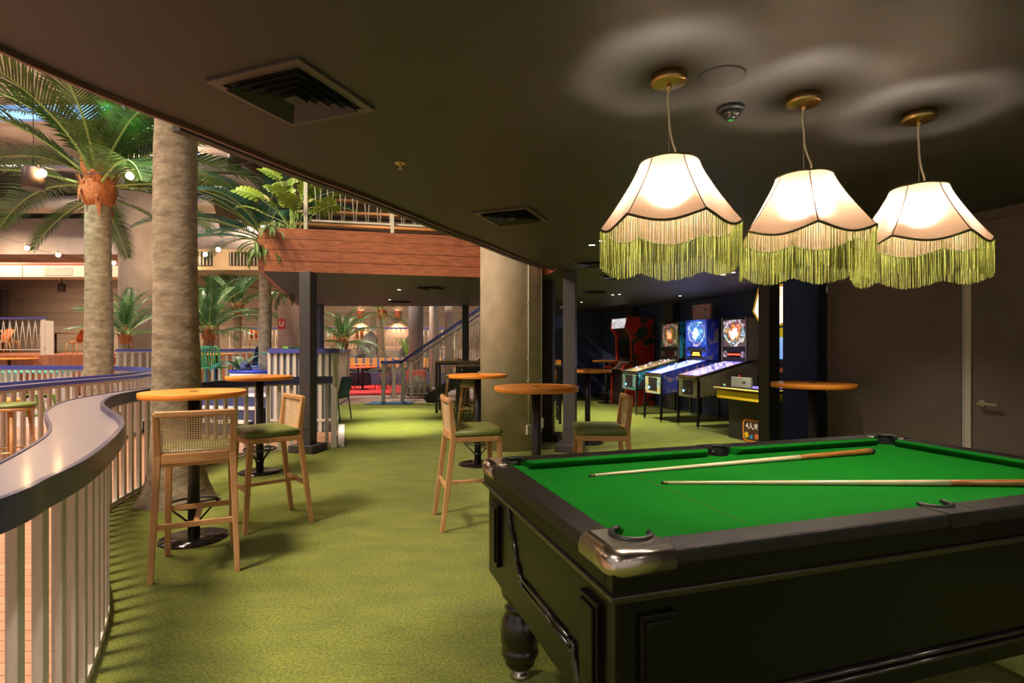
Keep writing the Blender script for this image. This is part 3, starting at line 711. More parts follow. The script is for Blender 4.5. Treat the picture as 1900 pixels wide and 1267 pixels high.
# ================================================================ cane back bar stools
def make_stool(label):
    t = thing('bar_stool', (0, 0, 0), 0, label, 'stool', 'cane back bar stools')
    def rear(sx):
        b = MB(); S = [(.232, -.262, 0), (.208, -.178, .66), (.205, -.172, .74), (.212, -.200, 1.0)]; wd = [.032, .038, .040, .034]; dp = [.034, .040, .042, .030]
        vs = []
        for (x, y, z), w_, d_ in zip(S, wd, dp):
            for (i, j) in ((-1, -1), (1, -1), (1, 1), (-1, 1)): vs.append((sx * x + i * w_ / 2, y + j * d_ / 2, z))
        fs = [(3, 2, 1, 0), (12, 13, 14, 15)]
        for k in range(3):
            for j in range(4): fs.append((k * 4 + j, k * 4 + (j + 1) % 4, k * 4 + 4 + (j + 1) % 4, k * 4 + 4 + j))
        return b.add(vs, fs)
    def front(sx):
        b = MB(); vs = []
        for (x, y, z), w_ in zip([(.196, .228, 0), (.185, .188, .70)], (.032, .042)):
            for (i, j) in ((-1, -1), (1, -1), (1, 1), (-1, 1)): vs.append((sx * x + i * w_ / 2, y + j * w_ / 2, z))
        return b.add(vs, [(3, 2, 1, 0), (4, 5, 6, 7)] + [(j, (j + 1) % 4, 4 + (j + 1) % 4, 4 + j) for j in range(4)])
    for sx in (-1, 1):
        rear(sx).build('leg', M_oak, t, bevel=.004); front(sx).build('leg', M_oak, t, bevel=.004)
    def seat_poly(gx, gy0, gy1, r=.05, bul=.02):
        P = []
        for (cx, cy, a0) in ((gx - r, gy1 - r, 0), (-gx + r, gy1 - r, 90)):
            for k in range(7): a = R(a0 + 15 * k); P.append((cx + r * cos(a), cy + r * sin(a)))
        P += [(-gx - .015, gy0), (gx + .015, gy0)]
        return P
    MB().prism(seat_poly(.213, -.19, .222), .670, .712).build('seat_frame', M_oakb, t, bevel=.006)
    pp = seat_poly(.213, -.165, .226); n = len(pp); vs = []; fs = []; lv = [(.95, .712), (1.0, .722), (1.015, .738), (.99, .755), (.93, .766), (.80, .773), (.5, .778)]
    for (s, z) in lv:
        for (x, y) in pp: vs.append((x * s, (y - .03) * s + .03, z))
    for k in range(len(lv) - 1):
        for j in range(n): fs.append((k * n + j, k * n + (j + 1) % n, (k + 1) * n + (j + 1) % n, (k + 1) * n + j))
    fs.append(tuple((len(lv) - 1) * n + j for j in range(n))); MB().add(vs, fs, True).build('cushion', M_pad, t)
    # curved back rails
    def rail(z0, z1, th, y0, bow=.022, hw=.222):
        m = 10; vs = []
        for i in range(m + 1):
            u = -1 + 2 * i / m; x = u * hw; y = y0 - bow * (1 - u * u)
            for (dy, z) in ((-th / 2, z0), (th / 2, z0), (th / 2, z1), (-th / 2, z1)): vs.append((x, y + dy, z))
        fs = [(3, 2, 1, 0), tuple(m * 4 + j for j in range(4))]
        for i in range(m):
            for j in range(4): fs.append((i * 4 + j, i * 4 + (j + 1) % 4, i * 4 + 4 + (j + 1) % 4, i * 4 + 4 + j))
        return MB().add(vs, [f[::-1] for f in fs])
    rail(.975, 1.013, .034, -.198).build('top_rail', M_oakb, t, bevel=.008, seg=3)
    rail(.690, .752, .026, -.176, hw=.20).build('back_rail', M_oakb, t, bevel=.004)
    # woven cane panel: strips that leave square holes
    c = MB(); hw = .192; nx = 27; nz = 16
    def cy(u, z): return -.180 - .022 * (1 - u * u) - (z - .75) * .085
    pitch = 2 * hw / nx; wdt = .0036
    for i in range(nx + 1):
        x = -hw + i * pitch; u = x / .21
        c.beam((x, cy(u, .745), .745), (x, cy(u, .98), .98),   .0062, .0020, up=(0, 1, 0))
    for k in range(nz + 1):
        z = .750 + k * (.226 / nz)
        for i in range(6):
            xa = -hw + i * 2 * hw / 6; xb = xa + 2 * hw / 6
            c.beam((xa, cy(xa / .21, z), z), (xb, cy(xb / .21, z), z), .0020, .0062)
    c.build('cane_panel', M_cane, t)
    MB().beam((-.205, .212, .318), (.205, .212, .318), .020, .032).build('front_stretcher', M_oakb, t, bevel=.002)
    MB().beam((-.215, -.222, .318), (.215, -.222, .318), .020, .032).build('rear_stretcher', M_oakb, t, bevel=.002)
    MB().beam((0, -.222, .318), (0, .212, .318), .030, .022).build('middle_stretcher', M_oakb, t, bevel=.002)
    return t
def face(dx, dy): return atan2(-dx, dy)
G_ = 'cane back bar stools'
s0 = make_stool('oak bar stool with woven cane back turned to us, nearest on the left'); s0.location = (-2.045, 3.62, 0); s0.rotation_euler = (0, 0, face(-.43, .90))
dup(s0, (-1.955, 4.455, 0), face(-.755, -.655), 'oak cane back stool seen from its side between the two left bar tables', G_)
dup(s0, (-.335, 4.50, 0), face(.965, .26), 'oak stool facing right in front of the concrete column, olive cushion', G_)
dup(s0, (.735, 4.55, 0), face(-1, .03), 'oak stool facing left behind the far edge of the pool table', G_)

# ================================================================ pool table
PC = Vector((.2908, 1.4017)) + E1 * 1.071 + E2 * .509
pt = thing('pool_table', (PC.x, PC.y, 0), A1, 'large black pool table with green baize and pewter corner caps', 'pool table')
HL, HW, RW, ZT, ZB = 1.071, .509, .095, .915, .880     # inner half length / width, rail width, heights
OL, OW = HL + RW, HW + RW
def arc(cx, cy, r, a0, a1, n=12): return [(cx + r * cos(R(a0 + (a1 - a0) * k / n)), cy + r * sin(R(a0 + (a1 - a0) * k / n))) for k in range(n + 1)]
# slate bed with pocket openings
bedp = []
pr_ = .040
def corner_notch(sx, sy):
    cx, cy = sx * (HL - .012), sy * (HW - .012)
    mid = math.degrees(atan2(-sy, -sx))
    return arc(cx, cy, pr_, mid + 95, mid - 95, 10) if False else arc(cx, cy, pr_, mid - 80, mid + 80, 10)
def order(sx, sy, rev):
    a = corner_notch(sx, sy); return a[::-1] if rev else a
bedp += order(-1, -1, True)[::-1][::-1]
bed = MB()
loop = []
loop += arc(-HL, -HW, pr_, 90, 0, 8)
loop += [(-.055, -HW)] + arc(0, -HW - .01, .05, 160, 20, 8) + [(.055, -HW)]
loop += arc(HL, -HW, pr_, 180, 90, 8)
loop += arc(HL, HW, pr_, 270, 180, 8)
loop += [(.055, HW)] + arc(0, HW + .01, .05, -20, -160, 8) + [(-.055, HW)]
loop += arc(-HL, HW, pr_, 360, 270, 8)
bed.prism(loop, ZB - .03, ZB); bed.build('playing_surface', M_felt, pt)
# baulk line and spot
bl = MB().box((-HL + .46, 0, ZB + .0006), (.0018, 2 * HW - .1, .0012)); bl.build('baulk_line', mat('faint_chalk_line', (.09, .10, .02), .9), pt)
# cushions: six noses of cloth
def cushion(x0, x1, horiz, s, chf=.045):
    prof = [(-.004, ZT - .002), (.030, ZT - .004), (.047, ZB + .030), (.044, ZB + .022), (.018, ZB), (-.004, ZB)]
    b = MB(); n = len(prof); vs = []
    for k, x in enumerate((x0, x1)):
        sg = 1 if k == 0 else -1
        for (d, z) in prof:
            xx = x + sg * max(d, 0) * .9
            if horiz: vs.append((xx, s * (HW - d), z))
            else: vs.append((s * (HL - d), xx, z))
    fs = [tuple(range(n)), tuple(range(n, 2 * n))[::-1]] + [(j, n + j, n + (j + 1) % n, (j + 1) % n) for j in range(n)]
    return b.add(vs, fs)
for s in (-1, 1):
    cushion(-HL + .058, -.06, True, s).build('cushion', M_felt, pt, bevel=.002)
    cushion(.06, HL - .058, True, s).build('cushion', M_felt, pt, bevel=.002)
    cushion(-HW + .058, HW - .058, False, s).build('cushion', M_felt, pt, bevel=.002)
# wooden rails
def railp(poly): return MB().prism(poly, .872, ZT)
cl = .170
for s in (-1, 1):
    railp([(-OL + cl, s * HW), (-.062, s * HW), (-.062, s * OW), (-OL + cl, s * OW)]).build('rail', M_pooltop, pt, bevel=.012, seg=4)
    railp([(OL - cl, s * HW), (.062, s * HW), (.062, s * OW), (OL - cl, s * OW)]).build('rail', M_pooltop, pt, bevel=.012, seg=4)
    railp([(s * HL, -OW + cl), (s * HL, OW - cl), (s * OL, OW - cl), (s * OL, -OW + cl)]).build('rail', M_pooltop, pt, bevel=.012, seg=4)
    mid = MB().prism([(-.062, s * OW), (-.062, s * HW)] + [(p[0], s * p[1]) for p in arc(0, HW - .005, .048, 180, 0, 12)][0:] + [(.062, s * HW), (.062, s * OW)], .872, ZT + .001)
    mid.build('pocket_rail', M_pooltop, pt, bevel=.004)
    rb = MB().tube([(p[0], s * p[1], ZT + .001) for p in arc(0, HW - .005, .050, 190, -10, 14)], .0075, 8); rb.build('pocket_rim', M_rubber, pt)
    ln = MB()
    aa = arc(0, HW - .005, .047, 180, 0, 12)
    for k in range(12):
        a, b_ = aa[k], aa[k + 1]; ln.add([(a[0], s * a[1], ZT - .003), (b_[0], s * b_[1], ZT - .003), (b_[0], s * b_[1], .80), (a[0], s * a[1], .80)], [(0, 1, 2, 3)], True)
    ln.build('pocket_liner', M_rubber, pt)
    MB().ball((.0, s * (HW + .040), ZT - .028), .006, 10, 6).build('stud', M_silver, pt)
# corner caps
for sx in (-1, 1):
    for sy in (-1, 1):
        cx, cy = .118, .118; pr = .052
        def capP(d):
            Q = [(cl + .004, -.004 + d)] + [(p[0], p[1]) for p in arc(.044, .044, .048 - d, 270, 180, 12)] + [(-.004 + d, cl + .004), (RW + .002, cl + .004)] + arc(cx, cy, pr, 114, 336, 16) + [(cl + .004, RW + .002)]
            return [(sx * (OL - u), sy * (OW - v)) for (u, v) in Q]
        lv = [(.858, .012), (.862, .006), (.870, .001), (.882, 0), (.898, .001), (.908, .005), (.915, .012), (.919, .022), (.9205, .034)]
        vs = []; fs = []
        for (z, d) in lv: vs += [(x_, y_, z) for (x_, y_) in capP(d)]
        n = len(capP(0))
        for k in range(len(lv) - 1):
            for j in range(n):
                q = (k * n + j, k * n + (j + 1) % n, (k + 1) * n + (j + 1) % n, (k + 1) * n + j); fs.append(q if sx * sy < 0 else q[::-1])
        top = tuple((len(lv) - 1) * n + j for j in range(n)); bot = tuple(range(n))[::-1]
        cm = MB().add(vs, fs, True); cm.f += [list(top if sx * sy < 0 else top[::-1]), list(bot if sx * sy < 0 else bot[::-1])]; cm.sm += [False, False]; cm.mi += [0, 0]
        cm.build('corner_cap', M_silver, pt)
        ff = MB(); cc_ = [(.118 + .0) , .118]; vv = [(sx * (OL - .125), sy * (OW - .125), ZB - .001)]
        for k in range(25):
            a_ = 2 * pi * k / 24; u_, w_ = .118 + .050 * cos(a_), .118 + .050 * sin(a_); vv.append((sx * (OL - u_), sy * (OW - w_), ZB - .002 - max(0, .20 * (.15 - (u_ + w_) / 2))))
        ff.add(vv, [(0, k + 1, k + 2) if sx * sy > 0 else (0, k + 2, k + 1) for k in range(24)], True).build('pocket_fall', M_felt, pt)
        rim = [(sx * (OL - u), sy * (OW - v), ZT + .006) for (u, v) in arc(cx, cy, pr - .002, 98, 352, 20)]
        MB().tube(rim, .0085, 8).build('pocket_rim', M_rubber, pt)
        ln = MB(); aa = [(sx * (OL - u), sy * (OW - v)) for (u, v) in arc(cx, cy, pr - .003, 140, 310, 16)]
        for k in range(16): ln.add([(aa[k][0], aa[k][1], ZT), (aa[k + 1][0], aa[k + 1][1], ZT), (aa[k + 1][0], aa[k + 1][1], .80), (aa[k][0], aa[k][1], .80)], [(0, 1, 2, 3)], True)
        ln.prism(aa, .795, .80); ln.build('pocket_liner', M_rubber, pt)
# apron, mouldings, cabinet
def ringbox(ol, ow, z0, z1, th=.04):
    b = MB()
    for s in (-1, 1):
        b.box((0, s * (ow - th / 2), (z0 + z1) / 2), (2 * ol, th, z1 - z0)); b.box((s * (ol - th / 2), 0, (z0 + z1) / 2), (th, 2 * (ow - th), z1 - z0))
    return b
ringbox(OL - .010, OW - .010, .818, .874).build('apron', M_poolwood, pt, bevel=.003)
mo = MB(); mo.add(ringbox(OL - .002, OW - .002, .806, .820).v, ringbox(OL - .002, OW - .002, .806, .820).f); q = ringbox(OL - .014, OW - .014, .794, .806); mo.add(q.v, q.f)
mo.build('moulding', M_poolmold, pt, bevel=.004, seg=3)
CL, CW = OL - .028, OW - .028
MB().box((0, 0, .612), (2 * CL, 2 * CW, .365)).build('cabinet', M_poolwood, pt, bevel=.006)
for s in (-1, 1):
    for u in (-1, 1):
        for (c_, d_) in (((u * (CL - .108), s * (CW + .005), .635), (.100, .020, .25)), ((s * (CL + .005), u * (CW - .125), .635), (.020, .105, .25))):
            MB().box(c_, d_).build('pilaster', M_poolwood, pt, bevel=.004, seg=3)
        for (c_, d_) in (((u * (CL - .108), s * (CW + .010), .635), (.074, .024, .22)), ((s * (CL + .010), u * (CW - .125), .635), (.024, .078, .22))):
            MB().box(c_, d_).build('pilaster_panel', M_poolwood, pt, bevel=.004, seg=3)
    # double straight moulding low on the side with scrolled ends running up to the pilasters
    for dz in (0, .022):
        mm = MB(); mm.tube([(-CL + .30, s * (CW + .004), .49 + dz), (CL - .30, s * (CW + .004), .49 + dz)], .008, 8); mm.build('moulding', M_poolmold, pt)
        mm = MB(); mm.tube([(s * (CL + .004), -OW + .30, .555 + dz), (s * (CL + .004), -OW + .70, .555 + dz)], .008, 8); mm.build('moulding', M_poolmold, pt)
    for off in (0, .020):
        sc = [(.70, .555), (.715, .546), (.728, .562), (.742, .560), (.752, .585), (.775, .592), (.79, .615), (.795, .645), (.812, .655), (.822, .680), (.845, .69), (.852, .715), (.868, .725), (.862, .75), (.875, .765)]
        MB().tube([(s * (CL + .004), -OW + a, z + off) for a, z in sc], .0075, 6).build('scroll_moulding', M_poolmold, pt)
        sc = [(.30, .555), (.285, .546), (.272, .560), (.262, .545), (.268, .525), (.25, .515), (.242, .49), (.23, .48), (.225, .455), (.21, .445)]
        MB().tube([(s * (CL + .004), -OW + a, z + off) for a, z in sc], .0075, 6).build('scroll_moulding', M_poolmold, pt)
# turned legs
prof = [(.030, .035), (.045, .040), (.060, .055), (.064, .070), (.060, .082), (.074, .090), (.080, .110), (.074, .130), (.070, .136), (.080, .148), (.083, .20), (.078, .245), (.062, .275), (.057, .290), (.066, .298), (.056, .308), (.050, .322), (.066, .335), (.076, .350), (.080, .370), (.072, .390), (.055, .405), (.07, .412), (.07, .432)]
for sx in (-1, 1):
    for sy in (-1, 1):
        x, y = sx * (CL - .115), sy * (CW - .085)
        lg = MB().lathe([(r_ * 1.02, z) for r_, z in prof], 36, (x, y, 0)).build('leg', M_poolmold, pt)
        MB().lathe([(.040, 0), (.044, .004), (.036, .018), (.026, .030), (.024, .045)], 24, (x, y, 0)).build('foot_cup', M_silver, lg)
# cues
def cue(a, b, ra, rb, label):
    a = Vector(a); b = Vector(b); d = b - a; L = d.length; ex = 0.005
    t = thing('pool_cue', a, 0, label, 'cue', 'cues on the baize')
    t.rotation_euler = d.to_track_quat('X', 'Z').to_euler()
    def rr(s): return ra + (rb - ra) * s
    def seg(s0, s1, n=8): return [(L * (s0 + (s1 - s0) * k / n), 0, 0) for k in range(n + 1)], [rr(s0 + (s1 - s0) * k / n) for k in range(n + 1)]
    p, r = seg(.016, .70); MB().tube(p, r, 14).build('shaft', M_cuelight, t)
    p, r = seg(.70, .985); b1 = MB().tube(p, [x * 1.01 for x in r], 14)
    for k in range(4):
        a_ = pi / 4 + k * pi / 2   # spliced points
        vs = [(L * .70, rb * .74 * cos(a_ - .62), rb * .74 * sin(a_ - .62)), (L * .70, rb * .74 * cos(a_ + .62), rb * .74 * sin(a_ + .62)), (L * .57, rr(.57) * 1.03 * cos(a_), rr(.57) * 1.03 * sin(a_))]
        vs2 = [(L * .70, rb * .765 * cos(a_), rb * .765 * sin(a_))]
        b1.add(vs + vs2, [(0, 3, 2), (3, 1, 2)], True)
    b1.build('butt', M_cuebutt, t)
    MB().tube([(L * .985, 0, 0), (L * .995, 0, 0), (L, 0, 0)], [rb, rb, rb * .8], 14).build('bumper', M_rubber, t)
    MB().tube([(L * .005, 0, 0), (L * .016, 0, 0)], [ra * 1.02, ra * 1.02], 12).build('ferrule', M_brass, t)
    MB().tube([(0, 0, 0), (L * .005, 0, 0)], [ra * .8, ra * 1.0], 12).build('tip', M_black, t)
    return t
cue((.310, 2.232, ZB + .0058), (1.771, 2.719, ZB + .0148), .0055, .0142, 'wooden cue lying at the back of the baize, butt near the far corner')
cue((.569, 2.117, ZB + .0058), (2.105, 2.075, ZB + .0148), .0055, .0142, 'wooden cue lying at the front, its brown butt leaving the picture')

# ================================================================ fringed lamps
def make_lamp(label):
    t = thing('pendant_lamp', (0, 0, 2.42), 0, label, 'lamp', 'fringed pendant lamps over the pool table')
    MB().lathe([(0, -.034), (.058, -.034), (.064, -.031), (.066, -.026), (.066, 0)], 40).build('canopy', M_brass, t)
    cn = MB(); cn.lathe([(.009, -.055), (.009, -.034)], 12); cn.build('cord_grip', M_brass, t)
    cpts = spline([Vector(p) for p in [(0, 0, -.05), (-.004, 0, -.09), (.002, .002, -.15), (.004, 0, -.20), (.018, .004, -.245), (.030, .002, -.285), (.018, 0, -.318), (.004, 0, -.335)]], 6)
    MB().tube(cpts, .0042, 8).build('cord', M_cord, t)
    MB().tube([(0, 0, -.05), (0, 0, -.335)], .0008, 5).build('suspension_wire', M_wire, t)
    for p in (cpts[18], cpts[32]): 
        MB().tube([(p.x - .006, p.y, p.z), (p.x + .006, p.y, p.z)], .0022, 5).build('cable_tie', M_cord, t)
    so = MB(); so.lathe([(.010, -.338), (.010, -.318)], 14); so.lathe([(.016, -.42), (.020, -.414), (.020, -.345), (.012, -.338)], 18); so.lathe([(.034, -.392), (.034, -.386), (.02, -.380)], 24); sok = so.build('socket', M_brass, t)
    MB().ball((0, 0, -.452), .027, 14, 10, sz=1.15).build('bulb', M_bulb, sok)
    sp = MB()
    for k in range(3): a = k * 2 * pi / 3; sp.tube([(.016 * cos(a), .016 * sin(a), -.40), (.107 * cos(a), .107 * sin(a), -.335)], .0014, 5)
    sp.build('shade_spider', M_wire, t)
    ztop, zbot = -.330, -.560; seg = 18; N = 6 * seg; m = 14; th0 = R(25)
    def sp_(j, s):
        a = 2 * pi * j / N + th0; u = (j % seg) / seg            # u across one panel
        dip = sin(pi * u)
        rr_ = .109 + .147 * (s ** 1.22); flat = 1 - (.045 + .03 * s) * (sin(pi * u) ** .9)
        z = ztop + (zbot - ztop) * s - .032 * dip * s ** 3 + .004 * dip * (1 - s)
        return (rr_ * flat * cos(a), rr_ * flat * sin(a), z)
    vs = []; fs = []
    for k in range(m + 1):
        for j in range(N): vs.append(sp_(j, k / m))
    for k in range(m):
        for j in range(N): j2 = (j + 1) % N; fs.append((k * N + j, (k + 1) * N + j, (k + 1) * N + j2, k * N + j2))
    sh = MB().add(vs, fs, True).build('shade', M_shade, t)
    for k in range(6):
        MB().tube([Vector(sp_(k * seg, q / 10)) * 1.0 for q in range(11)], .0020, 5).build('shade_rib', mat('brown_rib_tape', (.16, .085, .045), .8), sh)
    MB().tube([sp_(j, 0) for j in range(N)], .0038, 6, closed=True).build('top_braid', M_trim, sh)
    MB().tube([sp_(j, 1) for j in range(N)], .0048, 6, closed=True).build('bottom_braid', M_trim, sh)
    fr = MB(); nf = 380; rnd = random.Random(3)
    for i in range(nf):
        j = i * N / nf; a, b_ = sp_(int(j), 1), sp_((int(j) + 1) % N, 1); f = j - int(j)
        p = Vector([a[q] * (1 - f) + b_[q] * f for q in range(3)]); p.x += rnd.uniform(-.002, .002); p.y += rnd.uniform(-.002, .002)
        l = .150 * rnd.uniform(.96, 1.02); dx, dy = rnd.gauss(0, .0016), rnd.gauss(0, .0016); r_ = .00115
        vs = []
        for (z, sx) in ((0, 0), (-l * .5, .6), (-l, 1)):
            for q in range(3):
                g = q * 2 * pi / 3 + i; vs.append((p.x + dx * sx + r_ * cos(g), p.y + dy * sx + r_ * sin(g), p.z + z))
        fr.add(vs, [(a_ * 3 + q, a_ * 3 + (q + 1) % 3, a_ * 3 + 3 + (q + 1) % 3, a_ * 3 + 3 + q) for a_ in range(2) for q in range(3)], True)
    fr.build('fringe', M_fringe, t)
    return t
l0 = make_lamp('fringed fabric pendant lamp over the pool table, nearest and left of the three'); l0.location = (.588, 2.081, 2.42); l0.rotation_euler = (0, 0, R(17))
G_ = 'fringed pendant lamps over the pool table'
dup(l0, (1.185, 2.256, 2.42), R(-12), 'fringed fabric pendant lamp in the middle of the row of three', G_)
dup(l0, (1.771, 2.416, 2.42), R(8.7), 'fringed fabric pendant lamp at the right end of the row', G_)

# ================================================================ ceiling fittings
def make_vent(label, size=.45):
    t = thing('ceiling_vent', (0, 0, 2.42), R(-21.5), label, 'vent', 'square ceiling air vents')
    h = size / 2; f = MB()
    for s in (-1, 1):
        f.box((0, s * (h - .02), -.006), (size, .04, .012)); f.box((s * (h - .02), 0, -.006), (.04, size - .08, .012))
    f.build('frame', M_ventframe, t, bevel=.002)
    MB().box((0, 0, -.0015), (size - .08, size - .08, .002)).build('backing', M_ventdark, t)
    for k in range(4):
        g = h - .05 - k * .038; b = MB()
        for q in range(4):
            a = q * pi / 2; M = Matrix.Rotation(a, 4, 'Z')
            b.add([(-g, -g, -.026), (g, -g, -.026), (g - .026, -g + .026, -.003), (-g + .026, -g + .026, -.003), (-g, -g, -.029), (g, -g, -.029), (g - .026, -g + .026, -.006), (-g + .026, -g + .026, -.006)],
                  [(0, 1, 2, 3), (7, 6, 5, 4), (2, 3, 7, 6), (0, 1, 5, 4)], False, 0, M)
        b.build('louvre', M_vent, t)
    MB().box((0, 0, -.02), (.07, .07, .012)).build('centre_plate', M_vent, t)
    return t
v0 = make_vent('large square ceiling vent, nearest to us at upper left'); v0.location = (-.874, 2.238, 2.42)
G_ = 'square ceiling air vents'
for (x, y, lb) in ((-.005, 4.30, 'square ceiling vent above the top of the concrete column'), (.994, 6.69, 'ceiling vent below the left lamp beside a bright downlight'),
                   (1.496, 7.90, 'ceiling vent with violet reflections, second below the left lamp'), (1.52, 10.1, 'thin looking ceiling vent farthest into the arcade'),
                   (-1.366, 9.38, 'ceiling vent under the balcony soffit, nearer of the two'), (-2.46, 12.2, 'ceiling vent under the balcony soffit near its far edge')):
    dup(v0, (x, y, 2.42), R(-21.5), lb, G_)
def make_down(label):
    t = thing('downlight', (0, 0, 2.42), 0, label, 'downlight', 'small recessed downlights')
    MB().lathe([(.030, -.001), (.034, -.006), (.044, -.005), (.047, 0)], 20).build('trim_ring', M_vent, t)
    MB().lathe([(0, -.003), (.030, -.003)], 16).build('lens', M_lens, t)
    return t
dl = [(2.35, 4.0, 'added downlight hidden behind the middle lamp, brightening the bar table and door wall', 14), (.79, 5.5, 'bright downlight just left of the nearest lamp fringe', 26), (.86, 5.28, 'downlight half hidden behind the nearest lamp fringe', 16), (2.94, 7.72, 'downlight over the pinball machines, left of its pair', 60), (2.99, 7.50, 'downlight over the pinball machines, right of its pair', 30),  # first entry is added, out of sight, to brighten the bar table
      (1.94, 10.7, 'far arcade downlight, left of the distant pair', 80), (2.05, 10.6, 'far arcade downlight, right of the distant pair', 40), (1.55, 12.4, 'farthest arcade downlight near the back wall', 60),
      (-1.98, 9.75, 'downlight under the balcony soffit, nearer of two', 150), (-2.6, 11.8, 'downlight under the balcony soffit, farther of two', 150), (3.3, 10.9, 'downlight directly above the row of pinball machines, close to the navy wall', 40)]
d0 = None
for (x, y, lb, en) in dl:
    if d0 is None: d0 = make_down(lb); d0.location = (x, y, 2.42)
    else: dup(d0, (x, y, 2.42), 0, lb, 'small recessed downlights')
    light('SPOT', (x, y, 2.405), en * (2.1 if x > 2.6 or y > 10 else 4.0 if x > 2 else 3.4 if x < -1 else 5.0), (1, .89, .70), .02, (x, y, 0), 100 if x > 1 else 62, 1.0)
o = thing('ceiling_speaker', (.787, 2.09, 2.42), 0, 'flat round ceiling speaker grille between first two lamps', 'speaker')
MB().lathe([(0, -.006), (.080, -.006), (.086, -.004), (.088, 0)], 40).build('grille', mat('speaker_grille', (.040, .034, .030), .6, bump=.5, bscale=500), o)
o = thing('smoke_detector', (.93, 2.36, 2.42), 0, 'black dome smoke detector beside the round speaker', 'smoke detector')
MB().lathe([(.050, -.018), (.055, -.014), (.055, 0)], 32).build('base', M_rubber, o)
MB().lathe([(0, -.052), (.020, -.052), (.026, -.046), (.026, -.040), (.036, -.036), (.040, -.028), (.040, -.018)], 32).build('sensor', mat('gloss_black_plastic', (.02, .02, .02), .15), o)
MB().lathe([(0, -.054), (.010, -.054)], 12).build('status_light', emis('green_led', (.1, .8, .1), .25), o)
def sprink(label, loc):
    o = thing('sprinkler', loc, 0, label, 'sprinkler', 'ceiling sprinklers')
    MB().lathe([(.018, -.003), (.030, -.004), (.034, 0)], 24).build('escutcheon', M_brass, o)
    b = MB(); b.lathe([(.006, -.03), (.007, 0)], 10); b.lathe([(0, -.036), (.013, -.034), (.013, -.031), (0, -.030)], 14); b.build('nozzle', M_brass, o); return o
s1 = sprink('small brass sprinkler head left of the square vent', (-.617, 3.07, 2.42))
dup(s1, (1.02, 6.05, 2.42), 0, 'small sprinkler just under the arcade side downlights', 'ceiling sprinklers')

# ================================================================ palms
def frond_mesh(L, rise, droop, n=44, lw=.30, wid=.020, vee=.35, seed=0, sweep=.55, m=M_leaf, petiole=.12, folded=True, lift=0):
    """one feather frond growing along +X: midrib plus two rows of tapering leaflets"""
    rnd = random.Random(seed); mb = MB(); P = []
    S = 26; x = z = 0.0
    for k in range(S + 1):
        s = k / S; a = rise - droop * s ** 1.25
        P.append(Vector((x, .03 * sin(seed + s * 2) * L * s, z))); x += cos(a) * L / S; z += sin(a) * L / S
    mb.tube(P, [.016 * (L / 2) * (1 - .85 * k / S) + .002 for k in range(S + 1)], 5, mi=1)
    def at(s):
        f = s * S; i = min(int(f), S - 1); return P[i].lerp(P[i + 1], f - i), (P[i + 1] - P[i]).normalized()
    for i in range(n):
        s = petiole + (1 - petiole) * (i + .5) / n
        p, t = at(s); side = Vector((0, 1, 0)); up = t.cross(side) * -1; up = Vector((0, 0, 1)) - t * t.z; up.normalize()
        ll = lw * L * .55 * (sin(pi * min(1, .12 + .86 * (s - petiole) / (1 - petiole))) ** .55) * rnd.uniform(.9, 1.08)
        for sg in (-1, 1):
            d = (side * sg * (1 - .25 * s) + t * (sweep + .5 * s) + up * (vee + lift + rnd.uniform(-.08, .08))).normalized()
            g = Vector((0, 0, -1)); w_ = wid * L * .5
            a = p; b = p + d * ll * .5 + g * ll * .03; c = p + d * ll + g * ll * (.16 + rnd.uniform(0, .08))
            wv = t * w_ * .5
            f = up * w_ * (.25 if folded else 0)
            mb.add([a - wv * .7, a + wv * .7, b + wv + f, b - wv + f, c], [(0, 1, 2, 3), (3, 2, 4)], False, 0)
    return mb.mesh('frond', [m, M_rib])
def make_trunk(H, r0, r1, flare=0, seed=0, n=22, lean=(0, 0), ring=.06):
    mb = MB(); rnd = random.Random(seed); prof = []; vs = []; K = int(H / .035)
    for k in range(K + 1):
        s = k / K; z = H * s
        r = r0 + (r1 - r0) * s + flare * math.exp(-z / .22)
        ph = (z / ring) % 1
        r += .006 * (1 - ph) + .004 * sin(z * 3 + seed) + rnd.uniform(-.0015, .0015)
        for j in range(n):
            a = 2 * pi * j / n; rr_ = r * (1 + .035 * sin(3 * a + z * 1.7 + seed) + rnd.uniform(-.01, .01))
            vs.append((rr_ * cos(a) + lean[0] * s * s, rr_ * sin(a) + lean[1] * s * s, z))
    fs = [(k * n + j, k * n + (j + 1) % n, (k + 1) * n + (j + 1) % n, (k + 1) * n + j) for k in range(K) for j in range(n)]
    fs.append(tuple(K * n + j for j in range(n)))
    return mb.add(vs, fs, True)
def fibre_crown(z, r, h, seed=0):
    mb = MB(); rnd = random.Random(seed)
    mb.lathe([(r * .9, z - .05), (r * 1.25, z + h * .12), (r * 1.5, z + h * .35), (r * 1.15, z + h * .6), (r * .7, z + h * .85), (r * .2, z + h)], 16)
    for i in range(46):
        a = rnd.uniform(0, 2 * pi); z0 = z + rnd.uniform(.05, .6) * h; rr_ = r * rnd.uniform(1.1, 1.4); l = h * rnd.uniform(.3, .6); up = rnd.choice((1, 1, -1))
        c = Vector((cos(a), sin(a), 0)); q = Vector((-sin(a), cos(a), 0)); w_ = rnd.uniform(.02, .05) * (r / .16)
        p0 = c * rr_ * .8 + Vector((0, 0, z0)); p1 = c * (rr_ + .04) + Vector((0, 0, z0 + up * l * .5)); p2 = c * (rr_ + .10 * (1 if up > 0 else .6)) + Vector((0, 0, z0 + up * l))
        mb.add([p0 - q * w_, p0 + q * w_, p1 + q * w_ * .8, p1 - q * w_ * .8, p2], [(0, 1, 2, 3), (3, 2, 4)], False)
    return mb
